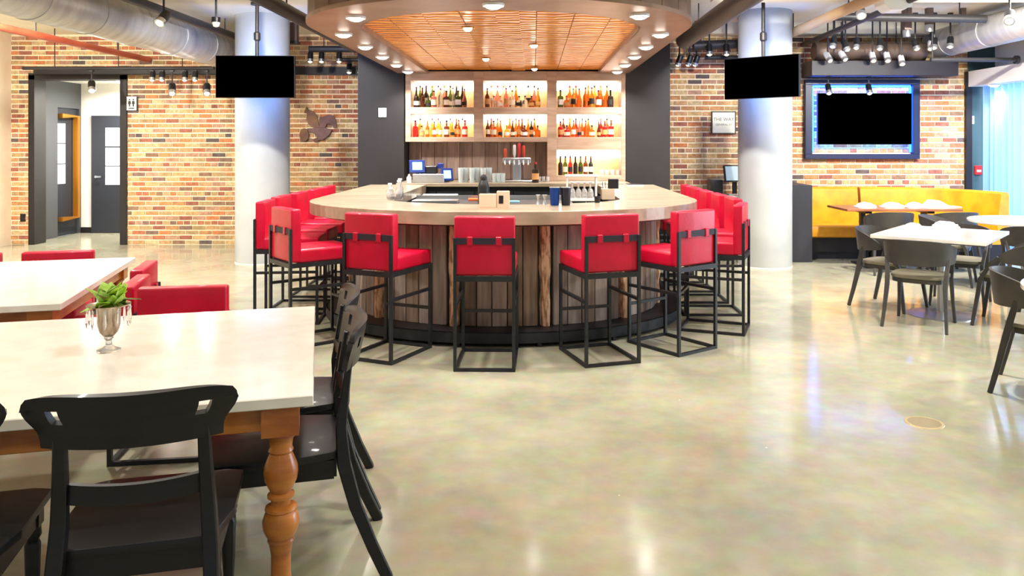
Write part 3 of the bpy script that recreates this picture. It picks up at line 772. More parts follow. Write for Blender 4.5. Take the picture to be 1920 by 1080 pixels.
# rack of clear stemware & carafes
p = on_top(1091, 377)
t = thing('glass_rack', 'white rack crowded with clear upturned glasses on the bar worktop', 'rack', p)
MB().box((0, .06, .012), (.27, .2, .024)).build('tray', white_plastic, t, bevel=.004)
MB().box((0, .06, .225), (.30, .12, .02)).build('top_plate', white_plastic, t, bevel=.004)
for sx in (-1, 1): MB().box((sx*.13, .06, .12), (.014, .1, .2)).build('side_panel', white_plastic, t)
gl3 = MB().lathe([(.024, 0), (.026, .04), (.02, .075), (.006, .09), (.006, .135), (.03, .14), (.028, .144), (0, .144)], 12).mesh('stem_glass', glass, smooth=True)
for i in range(4):
    for j in range(2):
        tag(meshobj('stem_glass', gl3, None, p+Vector((-.081+i*.054, .02+j*.078, .0242))), 'clear stemmed glass standing upside down in the white rack', 'glass', 'glasses in the white rack')
# condiment caddy at the right end
p = on_top(1140, 374)
t = thing('bar_condiment_holder', 'clear acrylic straw and napkin holder with black box on top', 'caddy', p)
MB().box((0, .02, .05), (.12, .11, .10)).build('acrylic_box', mat('frosted_acrylic', (216, 196, 170), .3, trans=.3), t, bevel=.004)
MB().box((.05, .02, .145), (.09, .09, .09)).build('black_box', black_plastic, t, bevel=.004)
for k in range(6): MB().tube([(-.045+k*.012, .03, .101), (-.05+k*.014, .035, .16)], .003, 6).build('straw', [black_plastic, white_plastic][k % 2], t)
p = on_top(1120, 380)
tag(MB().lathe([(0, 0), (.022, 0), (.03, .055), (.027, .055), (.02, .01), (0, .01)], 14).build('dark_cup', black_plastic, smooth=True, loc=p), 'small dark cup beside the white glass rack', 'cup')
t = thing('bill_folder', 'black bill folder with white edge lying on the worktop near the booth side', 'folder', on_top(1189, 347.5))
MB().box((0, 0, .006), (.2, .26, .012)).build('pages', white_plastic, t); MB().box((.0, -.0, .015), (.19, .24, .006)).build('cover', black_plastic, t)
# glasses and bottles at the left inner corner
p0 = on_top(737, 375)
t = thing('cocktail_garnish_rack', 'clear garnish carafes and glass jars at the inner edge of the bar', 'jars', p0)
for dx, dy, hh in ((-.02, 0, .10), (.045, .06, .16), (-.05, .12, .13), (.03, .2, .17)):
    j = MB().lathe([(0, 0), (.03, 0), (.034, hh*.55), (.016, hh*.75), (.016, hh), (.013, hh), (.013, hh*.76), (.03, hh*.5), (.026, .006), (0, .006)], 12, (dx, dy, 0)).build('jar', glass, t, smooth=True)
    MB().lathe([(0, hh), (.019, hh), (.019, hh+.018), (0, hh+.018)], 10, (dx, dy, 0)).build('lid', white_plastic, j)
    MB().lathe([(0, .008), (.027, .008), (.029, hh*.3), (0, hh*.3)], 10, (dx, dy, 0)).build('garnish', mat('garnish_dark', (90, 40, 40), .6), j)
# underbar station inside the horseshoe
t = thing('underbar_station', 'dark stainless underbar sink station inside the horseshoe bar', 'sink unit', (-.35, 8.6, 0))
MB().bx(-.95, .75, -.32, .32, .12, .93).build('body', black_steel, t, bevel=.004)
MB().bx(-.97, .77, -.34, .34, .93, .955).build('steel_top', mat('dark_steel_top', (70, 72, 76), .4, .6), t, bevel=.003)
for sx in (-.8, .6): 
    for sy in (-.25, .25): MB().lathe([(.02, 0), (.02, .12)], 10, (sx, sy, 0)).build('leg', steel, t)
MB().bx(-.97, .77, .31, .34, .956, 1.0).build('back_ledge', steel, t)
MB().bx(-.93, -.45, -.30, -.05, .956, .985).build('drain_board', steel, t, bevel=.003)
tag(MB().box((0, 0, .012), (.32, .12, .024)).build('orange_cutting_board', mat('orange_board', (236, 110, 48), .5), bevel=.004, loc=(-.56, 8.74, .9555), rz=.1), 'orange cutting board lying on the underbar station', 'cutting board')
tag(MB().box((0, 0, .008), (.26, .10, .016)).build('blue_bar_cloth', mat('blue_cloth', (130, 200, 226), .9), bevel=.003, loc=(-.28, 8.47, .9555), rz=-.1), 'folded pale blue bar cloth on the underbar station', 'cloth')
t = thing('ice_bin', 'white-lidded ice bin beside the bar flap inside the horseshoe', 'ice bin', (-1.12, 9.35, 0))
MB().bx(-.2, .2, -.2, .2, 0, .93).build('bin', steel, t, bevel=.004); MB().box((0, 0, .95), (.42, .42, .03), M=Matrix.Rotation(.06, 3, 'X')).build('lid', white_plastic, t, bevel=.004)
# ================================================================ DINING TABLES, NEAR LEFT
TH = .76
ANG = math.atan2(-.263, .965)      # tables are turned: local +Y is (-.263,.965) rotated
TROT = math.atan2(.263, .965)      # rotation about Z putting local +Y along (-.263,.965)
def turned_leg(mb, x, y, ztop=.715):
    mb.box((x, y, ztop-.05), (.118, .118, .10))
    z = ztop-.10
    mb.lathe([(.0, z), (.050, z), (.050, z-.012), (.040, z-.022), (.036, z-.05), (.041, z-.062), (.036, z-.07), (.045, z-.09), (.054, z-.115), (.056, z-.135),
              (.052, z-.16), (.040, z-.185), (.034, z-.20), (.044, z-.208), (.044, z-.216), (.032, z-.222), (.032, z-.24), (.050, z-.248), (.052, z-.256), (.046, z-.262),
              (.053, z-.272), (.060, z-.295), (.058, z-.318), (.049, z-.34), (.042, z-.352), (.044, z-.36), (.039, z-.37), (.032, z-.41), (.032, z-.47), (.042, z-.54), (.047, z-.58), (.044, 0.0), (0, 0)], 24, (x, y, 0))
def dining_table(near_right, depth, length, label):
    t = thing('dining_table', label, 'table', (near_right[0], near_right[1], 0), TROT, 'white topped dining tables with turned legs')
    MB().bx(-length, 0, 0, depth, TH-.036, TH).build('table_top', quartz, t, bevel=.003)
    ins = .075
    a = MB()
    for y in (ins, depth-ins): a.bx(-length+ins, -ins, y-.012, y+.012, TH-.126, TH-.0365)
    for x in (-length+ins, -ins): a.bx(x-.012, x+.012, ins, depth-ins, TH-.126, TH-.0365)
    a.build('apron', oak, t, bevel=.002)
    for x in (-ins-.03, -length+ins+.03):
        for y in (ins+.01, depth-ins-.01):
            m = MB(); turned_leg(m, x, y, TH-.037); m.build('leg', oak, t, smooth=True)
    return t
dining_table((-.718, 2.578), 1.47, 2.5, 'white stone dining table with turned honey-wood legs and a vase on it')
dining_table((-2.43, 4.06), 1.72, 2.5, 'empty white stone dining table with wooden apron and red chairs behind it')
def tloc(base, x, y):
    c, s = math.cos(TROT), math.sin(TROT)
    return (base[0]+x*c-y*s, base[1]+x*s+y*c)
B1, B2 = (-.718, 2.578), (-2.43, 4.06)
# ---------------- black klismos chairs
def make_klismos(label):
    c = thing('dining_chair', label, 'chair')
    # curved top rail with ears and two small slots
    ztop, zbot = .915, .765
    def hw(v):            # half width by height (0 bottom .. 1 top)
        return .222+.048*(1/(1+math.exp(-(v-.5)*10)))-.02*max(0, v-.85)/.15
    def fn(u, v):
        uu = 2*u-1; x = uu*hw(v)
        z = zbot+(ztop-zbot)*v - .018*abs(uu)**6*(v > .8)
        y = -.235-.055*(1-uu*uu)+.03*0-.05*v*.6
        return (x, y, z)
    def mask(u, v):
        return not (.65 < abs(2*u-1) < .77 and .5 < v < .75)
    MB().shell(fn, 50, 12, .02, mask).build('top_rail', black_wood, c, smooth=True)
    for sx in (-1, 1):
        pts = [(sx*.235, -.40, 0.0), (sx*.222, -.345, .12), (sx*.208, -.285, .27), (sx*.198, -.245, .42), (sx*.190, -.235, .55), (sx*.184, -.25, .68), (sx*.18, -.268, .815)]
        MB().rect(pts, [.034, .036, .038, .042, .04, .036, .032], [.04, .042, .046, .05, .04, .03, .022], up=(0, 1, 0)).build('rear_post', black_wood, c, bevel=.004)
        x, y = sx*.19, .19
        m = MB().box((x, y, .405), (.05, .05, .07))
        m.lathe([(.0, .372), (.024, .37), (.026, .34), (.018, .325), (.024, .31), (.021, .2), (.016, .1), (.02, .07), (.013, .05), (.015, 0), (0, 0)], 12, (x, y, 0))
        m.build('front_leg', black_wood, c, smooth=True)
    def mr(u, v):
        uu = 2*u-1; return (uu*.182, -.225-.03*(1-uu*uu), .60+.055*v-.008*(1-uu*uu))
    MB().shell(mr, 14, 2, .018).build('mid_rail', black_wood, c, smooth=True)
    poly = [(-.235, .225), (-.24, -.06), (-.2, -.235), (.2, -.235), (.24, -.06), (.235, .225), (.18, .245), (-.18, .245)]
    MB().prism(poly, .44, .468).build('seat', black_wood, c, bevel=.006, seg=2)
    a = MB(); a.bx(-.19, .19, .18, .20, .372, .4395); a.bx(-.19, .19, -.22, -.2, .372, .4395)
    for sx in (-1, 1): a.bar((sx*.2, -.21, .406), (sx*.2, .19, .406), .02, .067)
    a.build('seat_apron', black_wood, c)
    return c
K = 'black wooden dining chairs at the near white table'
k0 = make_klismos('black dining chair on the long side of the vase table nearest its corner leg'); k0['group'] = K
xy = tloc(B1, -.47, -.03); k0.location = (xy[0], xy[1], 0); k0.rotation_euler.z = TROT - .02
xy = tloc(B1, -1.05, -.03)
dup(k0, (xy[0], xy[1], 0), TROT, 'black dining chair on the long side of the vase table, second from its corner leg', K)
xy = tloc(B1, -.14, .47)
dup(k0, (xy[0], xy[1], 0), TROT+PI/2, 'black dining chair at the end of the vase table next to the corner leg', K)
xy = tloc(B1, -.14, 1.02)
dup(k0, (xy[0], xy[1], 0), TROT+PI/2, 'black dining chair at the end of the vase table nearer the bar', K)
# ---------------- low red chairs
R = 'low red chairs around the white dining tables'
r0 = make_stool('red_chair', 'low red vinyl chair with black frame pushed to the vase table from the bar side', 'chair', .47, .50, .455, .80, .63, .12, .2)
r0['group'] = R
r0.location = (-1.89, 4.14, 0); r0.rotation_euler.z = TROT+PI-.12
def redchair(x, y, rz, lab): dup(r0, (x, y, 0), rz, lab, R)
xy = tloc(B2, .0, 1.02); redchair(xy[0], xy[1], TROT+PI/2, 'low red chair at the end of the empty white table, farther from the vase')
xy = tloc(B2, .07, .41); redchair(xy[0], xy[1], TROT+PI/2, 'low red chair at the end of the empty white table, half hidden behind the vase')
xy = tloc(B2, -.55, 1.72); redchair(xy[0], xy[1], TROT+PI, 'low red chair behind the empty white table, nearer its corner')
xy = tloc(B2, -1.15, 1.72); redchair(xy[0], xy[1], TROT+PI, 'low red chair behind the empty white table, farther from its corner')
# ---------------- lustre vase with greenery
d = F*(H-TH)/(658-HY); vp = Vector(((204-CX)*d/F, d, TH+.0005))
v = thing('lustre_vase', 'mercury glass goblet vase with hanging crystals and green succulents', 'vase', vp)
MB().lathe([(0, 0), (.042, 0), (.044, .006), (.02, .016), (.012, .026), (.011, .042), (.018, .052), (.010, .058), (0, .058)], 20).build('foot', glass, v, smooth=True)
MB().lathe([(0, .056), (.018, .058), (.034, .076), (.042, .105), (.043, .145), (.046, .175), (.058, .186), (.055, .188), (.043, .177), (.039, .146), (.038, .106), (.03, .08), (0, .066)], 24).build('bowl', chrome, v, smooth=True)
rim = MB().lathe([(.050, .178), (.079, .180), (.081, .185), (.050, .188)], 24).build('collar', chrome, v, smooth=True)
cme = MB().lathe([(0, 0), (.003, -.004), (.006, -.012), (.003, -.018), (.004, -.022), (.0065, -.06), (.002, -.078), (0, -.08)], 6).mesh('crystal', glass)
for k in range(10):
    a = 2*PI*k/10; meshobj('crystal', cme, v, (.077*math.cos(a), .077*math.sin(a), .178))
MB().lathe([(0, .16), (.04, .16), (.043, .176), (0, .178)], 16).build('soil', mat('dark_moss', (48, 40, 24), .9), v)
lg = [leafmat('leaf_bright', (172, 214, 50), (132, 186, 28)), leafmat('leaf_pale', (192, 222, 120), (160, 202, 76)), leafmat('leaf_olive', (120, 130, 50), (96, 106, 30))]
def leaf_mesh(L, W, up):
    mb = MB()
    def fn(u, q):
        s = u; wd = W*math.sin(PI*(s**.75)*.96+.06); return (L*s, (q*2-1)*wd, up*L*s*s-.12*L*(1-(2*q-1)**2)*.3)
    mb.shell(fn, 7, 4, .0025); return mb
lms = [leaf_mesh(.055, .028, .15).mesh('leaf', lg[0], smooth=True), leaf_mesh(.046, .026, .45).mesh('leaf', lg[1], smooth=True), leaf_mesh(.10, .013, -.1).mesh('leaf', lg[2], smooth=True)]
rl = random.Random(4)
for k in range(46):
    kind = 0 if k < 24 else (1 if k < 36 else 2)
    a = rl.uniform(0, 2*PI); rad = rl.uniform(0, .03)
    o = meshobj('leaf', lms[kind], v, (rad*math.cos(a)+(.008 if kind < 2 else 0), rad*math.sin(a), .182+rl.uniform(0, .055 if kind < 2 else .02)), m=lg[kind] if rl.random() < .75 else lg[1])
    o.rotation_euler = (rl.uniform(-.4, .4), rl.uniform(-.9, -.1) if kind < 2 else rl.uniform(-.7, .1), a)

# ================================================================ RIGHT SIDE: CAFE TABLES AND CHAIRS
def make_cafe(label):
    c = thing('cafe_chair', label, 'chair')
    # wrap-around back band
    def fn(u, v):
        a = math.radians(-112+224*u); s = abs(2*u-1)
        x = .262*math.sin(a); y = -.02-.245*math.cos(a)*(1 if math.cos(a) > 0 else .75)
        top = .765-.135*s**2.6; bot = .545-.0*s+.035*s*s
        if bot > top-.045: bot = top-.045
        k = 1+.05*v
        return (x*k, y-.03*v*(1-s), bot+(top-bot)*v)
    MB().shell(fn, 30, 6, .016).build('back_band', cafe, c, smooth=True)
    poly = []
    for i in range(20):
        a = 2*PI*i/20; q = .225
        x = math.copysign(abs(math.cos(a))**.6, math.cos(a))*q; y = math.copysign(abs(math.sin(a))**.6, math.sin(a))*q
        poly.append((x, y+.01))
    MB().prism(poly, .425, .452).build('seat', cafe_seat, c, bevel=.006, seg=2)
    MB().prism([(x*.96, y*.96) for x, y in poly], .388, .4248).build('seat_rim', cafe, c)
    for sx in (-1, 1):
        MB().rect([(sx*.252, -.275, 0), (sx*.24, -.235, .16), (sx*.228, -.19, .36), (sx*.232, -.165, .47), (sx*.243, -.13, .60)], [.024, .028, .034, .032, .03], [.03, .034, .042, .04, .034], up=(0, 1, 0)).build('rear_leg', cafe, c, bevel=.004)
        MB().rect([(sx*.232, .262, 0), (sx*.218, .232, .2), (sx*.21, .20, .41), (sx*.235, .12, .55), (sx*.244, .06, .615)], [.024, .028, .034, .028, .026], [.028, .032, .038, .03, .028], up=(0, 1, 0)).build('front_leg', cafe, c, bevel=.004)
    return c
G = 'dark olive cafe chairs around the small tables'
c0 = make_cafe('dark olive cafe chair with its back to the bar stools at the white square table'); c0['group'] = G
c0.location = (3.385, 6.905, 0); c0.rotation_euler.z = face(.60, .80)
def cchair(x, y, fx, fy, lab): dup(c0, (x, y, 0), face(fx, fy), lab, G)
cchair(3.46, 7.68, .63, -.78, 'dark olive cafe chair at the square table on the black booth panel side')
cchair(4.17, 6.88, -.76, .65, 'dark olive cafe chair at the square table in front of the slat-back chair')
cchair(4.22, 7.82, -.55, -.83, 'dark olive cafe chair at the square table on the walnut table side')
# square white table
t = thing('square_table', 'white square cafe table with pedestal base and folded napkins', 'table', (3.77, 7.3, 0), math.atan2(.77, .64))
MB().box((0, 0, TH-.017), (1.10, .93, .034)).build('table_top', quartz, t, bevel=.004)
MB().lathe([(.035, .03), (.035, TH-.06), (.12, TH-.045), (.12, TH-.0345)], 18).build('pedestal', steel, t, smooth=True)
MB().lathe([(0, 0), (.29, 0), (.29, .008), (.10, .02), (.04, .032), (0, .032)], 36).build('base_plate', steel, t, smooth=True)
def napkin(x, y, z, rz, lab, cat='napkin', s=1.0, grp=None, kind=0):
    n = thing('folded_napkin', lab, cat, (x, y, z), rz, grp)
    if kind == 0:
        MB().box((0, 0, .009), (.20*s, .13*s, .018)).build('lower_fold', linen, n, bevel=.007, seg=2)
        MB().box((.01, 0, .028), (.17*s, .11*s, .019)).build('upper_fold', linen, n, bevel=.008, seg=2)
        MB().prism([(-.075*s, 0), (.075*s, 0), (.05*s, .022), (.005, .032), (-.05*s, .018)], -.045*s, .045*s, T=lambda p: Vector((p.x, p.z, .037+p.y))).build('crest', linen, n, bevel=.005, seg=2)
    else:
        MB().prism([(-.2*s, 0), (.2*s, 0), (.2*s, .012), (.05*s, .03), (-.06*s, .095), (-.12*s, .10), (-.19*s, .03)], -.07*s, .07*s, T=lambda p: Vector((p.x, p.z, p.y))).build('fold', linen, n, bevel=.006, seg=2)
    return n
d = F*(H-TH)/(428-HY); napkin((1771-CX)*d/F, d, TH, .5, 'crumpled white linen napkin bundle on the white square table', s=1.25)
d = F*(H-TH)/(431-HY); napkin((1712-CX)*d/F, d, TH, .2, 'flat white linen napkin near the edge of the white square table', s=.9)
# small table at the frame's near right, with chair
t = thing('round_table', 'white round cafe table with thick rim beside the nearest olive chair', 'table', (3.43, 4.40, 0))
MB().lathe([(0, TH-.04), (.60, TH-.04), (.61, TH-.03), (.61, TH-.006), (.604, TH), (0, TH)], 48).build('table_top', quartz, t, smooth=True)
MB().lathe([(.035, .03), (.035, TH-.06), (.14, TH-.04)], 18).build('pedestal', steel, t, smooth=True)
MB().lathe([(0, 0), (.28, 0), (.28, .008), (.1, .02), (.04, .032), (0, .032)], 36).build('base_plate', steel, t, smooth=True)
cchair(3.27, 5.05, .80, -.60, 'dark olive cafe chair beside the thick-rimmed round white table')
# second round table by the window
t = thing('round_table', 'white round cafe table by the sheer curtain with black chair', 'table', (5.32, 8.55, 0))
MB().lathe([(0, TH-.034), (.54, TH-.034), (.55, TH-.026), (.55, TH-.006), (.544, TH), (0, TH)], 48).build('table_top', quartz, t, smooth=True)
MB().lathe([(.035, .03), (.035, TH-.06), (.14, TH-.034)], 18).build('pedestal', steel, t, smooth=True)
MB().lathe([(0, 0), (.28, 0), (.28, .008), (.1, .02), (.04, .032), (0, .032)], 36).build('base_plate', steel, t, smooth=True)
cchair(5.08, 8.05, .35, .93, 'dark olive cafe chair in front of the round table by the curtain')
cchair(4.72, 8.98, .8, -.55, 'dark olive cafe chair between the round curtain table and the booth table')
# slatted chair seen behind the nearest chair
t = thing('slat_back_chair', 'dark chair with upright slats in its back by the square table', 'chair', (4.18, 6.12, 0), face(.2, .98))
for sx in (-1, 1):
    MB().rect([(sx*.2, -.22, 0), (sx*.2, -.2, .45), (sx*.2, -.24, .76)], .03, .035, up=(0, 1, 0)).build('rear_post', cafe, t)
    MB().bx(sx*.2-.015, sx*.2+.015, .18, .21, 0, .425).build('front_leg', cafe, t)
MB().box((0, 0, .437), (.44, .44, .024)).build('seat', cafe, t, bevel=.006, seg=2)
MB().bx(-.22, .22, -.255, -.225, .72, .79).build('top_rail', cafe, t, bevel=.004)
for k in range(5): MB().bar((-.13+k*.065, -.205, .449), (-.13+k*.065, -.238, .72), .028, .012).build('slat', cafe, t)
# ---------------- booth
part = tag(MB().bx(3.44, 3.73, 10.55, YR-.03, 0, 1.03).build('booth_end_panel', mat('booth_panel_black', (44, 44, 50), .5), bevel=.004), 'tall black booth end panel beside the concrete column', 'panel')
def booth_path():
    pts = [(3.75, 11.33), (4.2, 11.33), (4.62, 11.33)]
    pts2 = [(4.66, 11.33), (5.0, 11.32), (5.3, 11.24), (5.55, 11.10), (5.75, 10.90), (5.90, 10.62), (6.0, 10.3), (6.03, 10.05)]
    return pts, pts2
pA, pB = booth_path()
def booth(name, path, lab):
    b = thing(name, lab, 'booth', (path[0][0], path[0][1], 0))
    q = [(x-path[0][0], y-path[0][1], 0) for x, y in path]
    # right of travel (toward +X) is -Y, the sitting side
    def sect(a0, a1, z0, z1): return [(a0, z0), (a1, z0), (a1, z1), (a0, z1)]
    back = [(-.03, .40), (.10, .40), (.13, .52), (.10, .80), (.075, .94), (.045, .965), (-.0, .965), (-.03, .94)]
    MB().sweep(q, back).build('backrest', gold, b, smooth=True)
    seat = [(.08, .30), (.56, .30), (.60, .32), (.61, .40), (.59, .445), (.55, .46), (.10, .45), (.08, .43)]
    MB().sweep(q, seat).build('seat', gold, b, smooth=True)
    MB().sweep(q, sect(.02, .50, .10, .30)).build('base', dark_paint, b)
    MB().sweep(q, sect(.02, .46, .0, .10)).build('plinth', black_steel, b)
    MB().tube([Vector(p)+Vector((0, 0, 0)) for p in offset(q, .605)], .008, 6).build('piping', gold_pipe, b, smooth=True) if False else None
    return b
def offset(q, a): return q
b1 = booth('booth_bench', pA, 'straight mustard leather booth section beside the black end panel')
MB().tube([(.0, -.61, .30), (.0, -.61, .43), (.0, -.56, .462), (.0, -.12, .455)], .009, 6).build('piping', gold_pipe, b1, smooth=True)
MB().tube([(.86, -.61, .30), (.86, -.61, .43), (.86, -.56, .462), (.86, -.12, .455)], .009, 6).build('piping', gold_pipe, b1, smooth=True)
booth('booth_bench', pB, 'curved mustard leather booth section sweeping round to the curtain')
# booth table with settings
t = thing('booth_table', 'rectangular walnut booth table with white napkins on it', 'table', (4.68, 10.27, 0))
MB().box((0, 0, TH-.015), (1.46, .68, .03)).build('table_top', warm_wood, t, bevel=.004)
for sx in (-.4, .4):
    MB().box((sx, 0, .38), (.06, .06, TH-.10)).build('pedestal', black_steel, t)
    MB().box((sx, 0, .012), (.10, .5, .024)).build('foot', black_steel, t, bevel=.004)
    MB().box((sx, 0, TH-.05), (.08, .4, .04)).build('top_bracket', black_steel, t)
for px, lab, kd, s in ((1622, 'flat white napkin on the walnut booth table, next to the booth end panel', 0, 1.2), (1672, 'peaked white napkin on the walnut booth table, second from the booth end panel', 0, 1.3), (1714, 'small white napkin in the middle of the walnut booth table', 0, 1.1), (1765, 'large draped white napkin on the walnut booth table near the curved booth', 1, 1.15)):
    napkin((px-CX)*10.2/F, 10.2, TH, .05, lab, s=s, kind=kd)
cchair(4.36, 9.72, .06, 1, 'dark olive cafe chair at the walnut booth table, nearer the black end panel')
cchair(5.14, 9.72, -.03, 1, 'dark olive cafe chair at the walnut booth table, nearer the sheer curtain')
# ================================================================ TELEVISIONS
BLUE = (.12, .35, 1.0)
def tv(loc, wd, ht, yaw, lab, pole=None):
    t = thing('television', lab, 'television', loc, yaw)
    MB().box((0, 0, 0), (wd, .05, ht)).build('housing', black_plastic, t, bevel=.005)
    MB().box((0, -.0265, 0), (wd-.012, .003, ht-.012)).build('screen', screen_black, t)
    if pole:
        MB().box((0, .045, 0), (.16, .05, .16)).build('mount_plate', black_steel, t)
        MB().tube([(0, .05, .02), (0, .05, pole-.02)], .022, 12).build('ceiling_pole', dark_pipe, t, smooth=True)
        MB().cyl((0, .05, 0), .075, pole-.03, pole-.001, 16).build('ceiling_flange', dark_pipe, t)
        MB().lathe([(.022, 0), (.04, .02), (.04, .1), (.022, .12)], 12, (0, .05, ht/2+.18)).build('pole_collar', dark_pipe, t, smooth=True)
    # added glowing strips at the back, for the blue glow of the screens
    for (x, z, a, b) in ((0, ht/2-.015, wd-.04, .012), (wd/2-.015, 0, .012, ht-.06), (-wd/2+.015, 0, .012, ht-.06)):
        MB().box((x, .031, z), (a, .008, b)).build('added_glow_strip', added_blue_glow, t)
    return t
a = at(479.5, 144, 9.55)
t1 = tv(a, 147*9.55/F, 79*9.55/F, 0.02, 'black hanging television in front of the column near the doorway wall', ZC-a.z)
dl, dr = 9.60, 8.98
A, B = at(1360, 149, dl), at(1500, 141, dr); m_ = (A+B)/2
t2 = tv(m_, (Vector((B.x, B.y))-Vector((A.x, A.y))).length, 78*m_.y/F, math.atan2(B.y-A.y, B.x-A.x), 'black hanging television in front of the column near the yellow booth', ZC-m_.z)
a = at(1620, 223, 11.28)
t3 = tv(a, 176*11.28/F, 96*11.28/F, 0.0, 'large black television inside a dark frame on the brick wall')
MB().box((0, .05, 0), (.5, .05, .3)).build('wall_mount', black_steel, t3)
lamp('added_tv_glow', (0, .07, 0), 16, .9, t1, BLUE, (0, 1, 0.05), 3.0, 'RECTANGLE', .3)  # lamps added behind the sets to cast blue on wall and columns
lamp('added_tv_glow', (0, .034, 0), 22, 1.2, t3, BLUE, (0, 1, 0), 3.1, 'RECTANGLE', .8)
lamp('added_tv_glow', (0, .07, 0), 14, .9, t2, BLUE, (0, 1, 0.05), 3.0, 'RECTANGLE', .3)
# frame round the wall television
fx0, fx1, fz0, fz1 = at(1508, 0, 11.36).x, at(1722, 0, 11.36).x, at(0, 298, 11.36).z, at(0, 150, 11.36).z
frm = thing('wall_frame', 'dark timber picture frame around the wall television', 'frame', ((fx0+fx1)/2, YR-.012, (fz0+fz1)/2))
w2, h2 = (fx1-fx0)/2, (fz1-fz0)/2
fm2 = mat('navy_frame', (30, 36, 66), .4)
MB().bx(-w2, w2, -.08, -.002, h2-.07, h2).build('top_rail', fm2, frm, bevel=.004); MB().bx(-w2, w2, -.08, -.002, -h2, -h2+.07).build('bottom_rail', fm2, frm, bevel=.004)
for sx in (-1, 1): MB().bx(min(sx*w2, sx*(w2-.1)), max(sx*w2, sx*(w2-.1)), -.08, -.002, -h2+.07, h2-.07).build('side_rail', fm2, frm, bevel=.004)
for (x, z, a_, b_, d_) in ((0, h2-.09, 2*w2-.24, .02, (0, .35, -1)), (-w2+.12, 0, .02, 2*h2-.2, (1, .35, 0)), (w2-.12, 0, .02, 2*h2-.2, (-1, .35, 0))):
    MB().box((x, -.03, z), (a_, .03, b_)).build('added_frame_glow', added_blue_glow, frm)  # strips added to tint the frame and floor reflection blue
# dark header housing above
tag(MB().bx(3.86, 5.9, 10.95, 11.36, 2.53, 2.74).build('dark_header_box', mat('header_box', (30, 27, 36), .5), bevel=.006), 'dark steel header box above the framed television', 'housing')
# ================================================================ TRACK LIGHTS
def spot_head(loc, lab, grp, stem, lit=True, tilt=(0, .35, -1), power=SPOT_W, big=False, color=WARM):
    t = thing('spotlight', lab, 'light', loc, 0, grp)
    dv = Vector(tilt).normalized(); q = dv.to_track_quat('-Z', 'Y').to_matrix()
    s = 1.25 if big else 1.0
    MB().lathe([(0, .07*s), (.03*s, .068*s), (.04*s, .05*s), (.042*s, -.075*s), (.036*s, -.075*s), (.034*s, -.06*s), (0, -.06*s)], 16, M=q).build('head', black_plastic if lit != 'white' else white_plastic, t, smooth=True)
    MB().lathe([(.036*s, -.04*s), (.043*s, -.04*s), (.044*s, -.08*s), (.038*s, -.08*s)], 16, M=q).build('bezel', steel, t, smooth=True)
    MB().lathe([(0, -.096*s), (.018*s, -.092*s), (.03*s, -.08*s), (.0345*s, -.064*s), (0, -.061*s)], 14, M=q).build('lens', lamp_m if lit is True else lamp_soft, t)
    MB().tube([(0, 0, .04), (0, 0, stem)], .011, 8).build('stem', dark_pipe, t, smooth=True)
    MB().box((0, 0, stem-.013), (.05, .05, .025)).build('canopy_plate', dark_pipe, t)
    if power: lamp('spot_glow', dv*(.102*s), power, .07, t, color, dv, 2.7)
    return t
def hang(px, py, d, ztop, lab, grp, **k):
    p = at(px, py, d); return spot_head(p, lab, grp, ztop-p.z, **k)
def rail(name, a, b, r, lab, m=dark_pipe, hangers=0, cat='conduit'):
    t = thing(name, lab, cat, a); a, b = Vector(a), Vector(b)
    MB().tube([(0, 0, 0), b-a], r, 12).build('run', m, t, smooth=True)
    for k in range(hangers):
        p = (b-a)*((k+.5)/hangers)
        if ZC-(a.z+p.z) > .03: MB().tube([p+Vector((0, 0, r*.5)), p+Vector((0, 0, ZC-a.z-p.z))], .008, 6).build('hanger_rod', dark_pipe, t)
    return t
g1 = 'track spotlights along the doorway brick wall'
za = at(0, 128, 11.75).z
rail('light_track', (-7.6, 11.75, za), (-4.75, 11.75, za), .026, 'dark light track hung in front of the doorway brick wall', hangers=3, cat='track')
for px, py in ((323, 166), (388, 166)): hang(px, py, 11.75, za-.03, 'lit spotlight washing the brick wall between doorway and column', g1, tilt=(.2, -.5, -.8), power=SPOT_W*.4, big=True)
hang(172, 161, 11.75, za-.03, 'lit spotlight hanging in front of the open doorway', None, tilt=(.3, -.5, -.8), power=SPOT_W*.5, big=True)
for px in (286, 304, 347, 366): hang(px, 141, 11.75, za-.03, 'small unlit track head on the track by the doorway wall', 'small track heads by the doorway wall', lit=False, tilt=(0, -.2, -1), power=0)
za = at(0, 92, 11.55).z
rail('light_track', (-3.28, 11.55, za), (-2.42, 11.55, za), .05, 'dark light track between the column and the dark bar panel', hangers=2, cat='track')
for k, px in enumerate((582, 603, 636)): hang(px, 106, 11.55, za-.085, 'track spotlight on the short track beside the dark bar panel', 'spotlights beside the dark bar panel', lit=False, tilt=(0, -.15, -1), power=0)
za = at(0, 112, 12.1).z
rail('light_track', (-2.95, 12.1, za), (-2.42, 12.1, za), .03, 'low dark conduit close to the rooster sculpture wall', hangers=1, cat='track')
for px in (655, 675): hang(px, 127, 12.1, za-.034, 'small bright track head close to the dark bar panel', 'small heads close to the dark panel', lit=False, tilt=(0, -.2, -1), power=0)
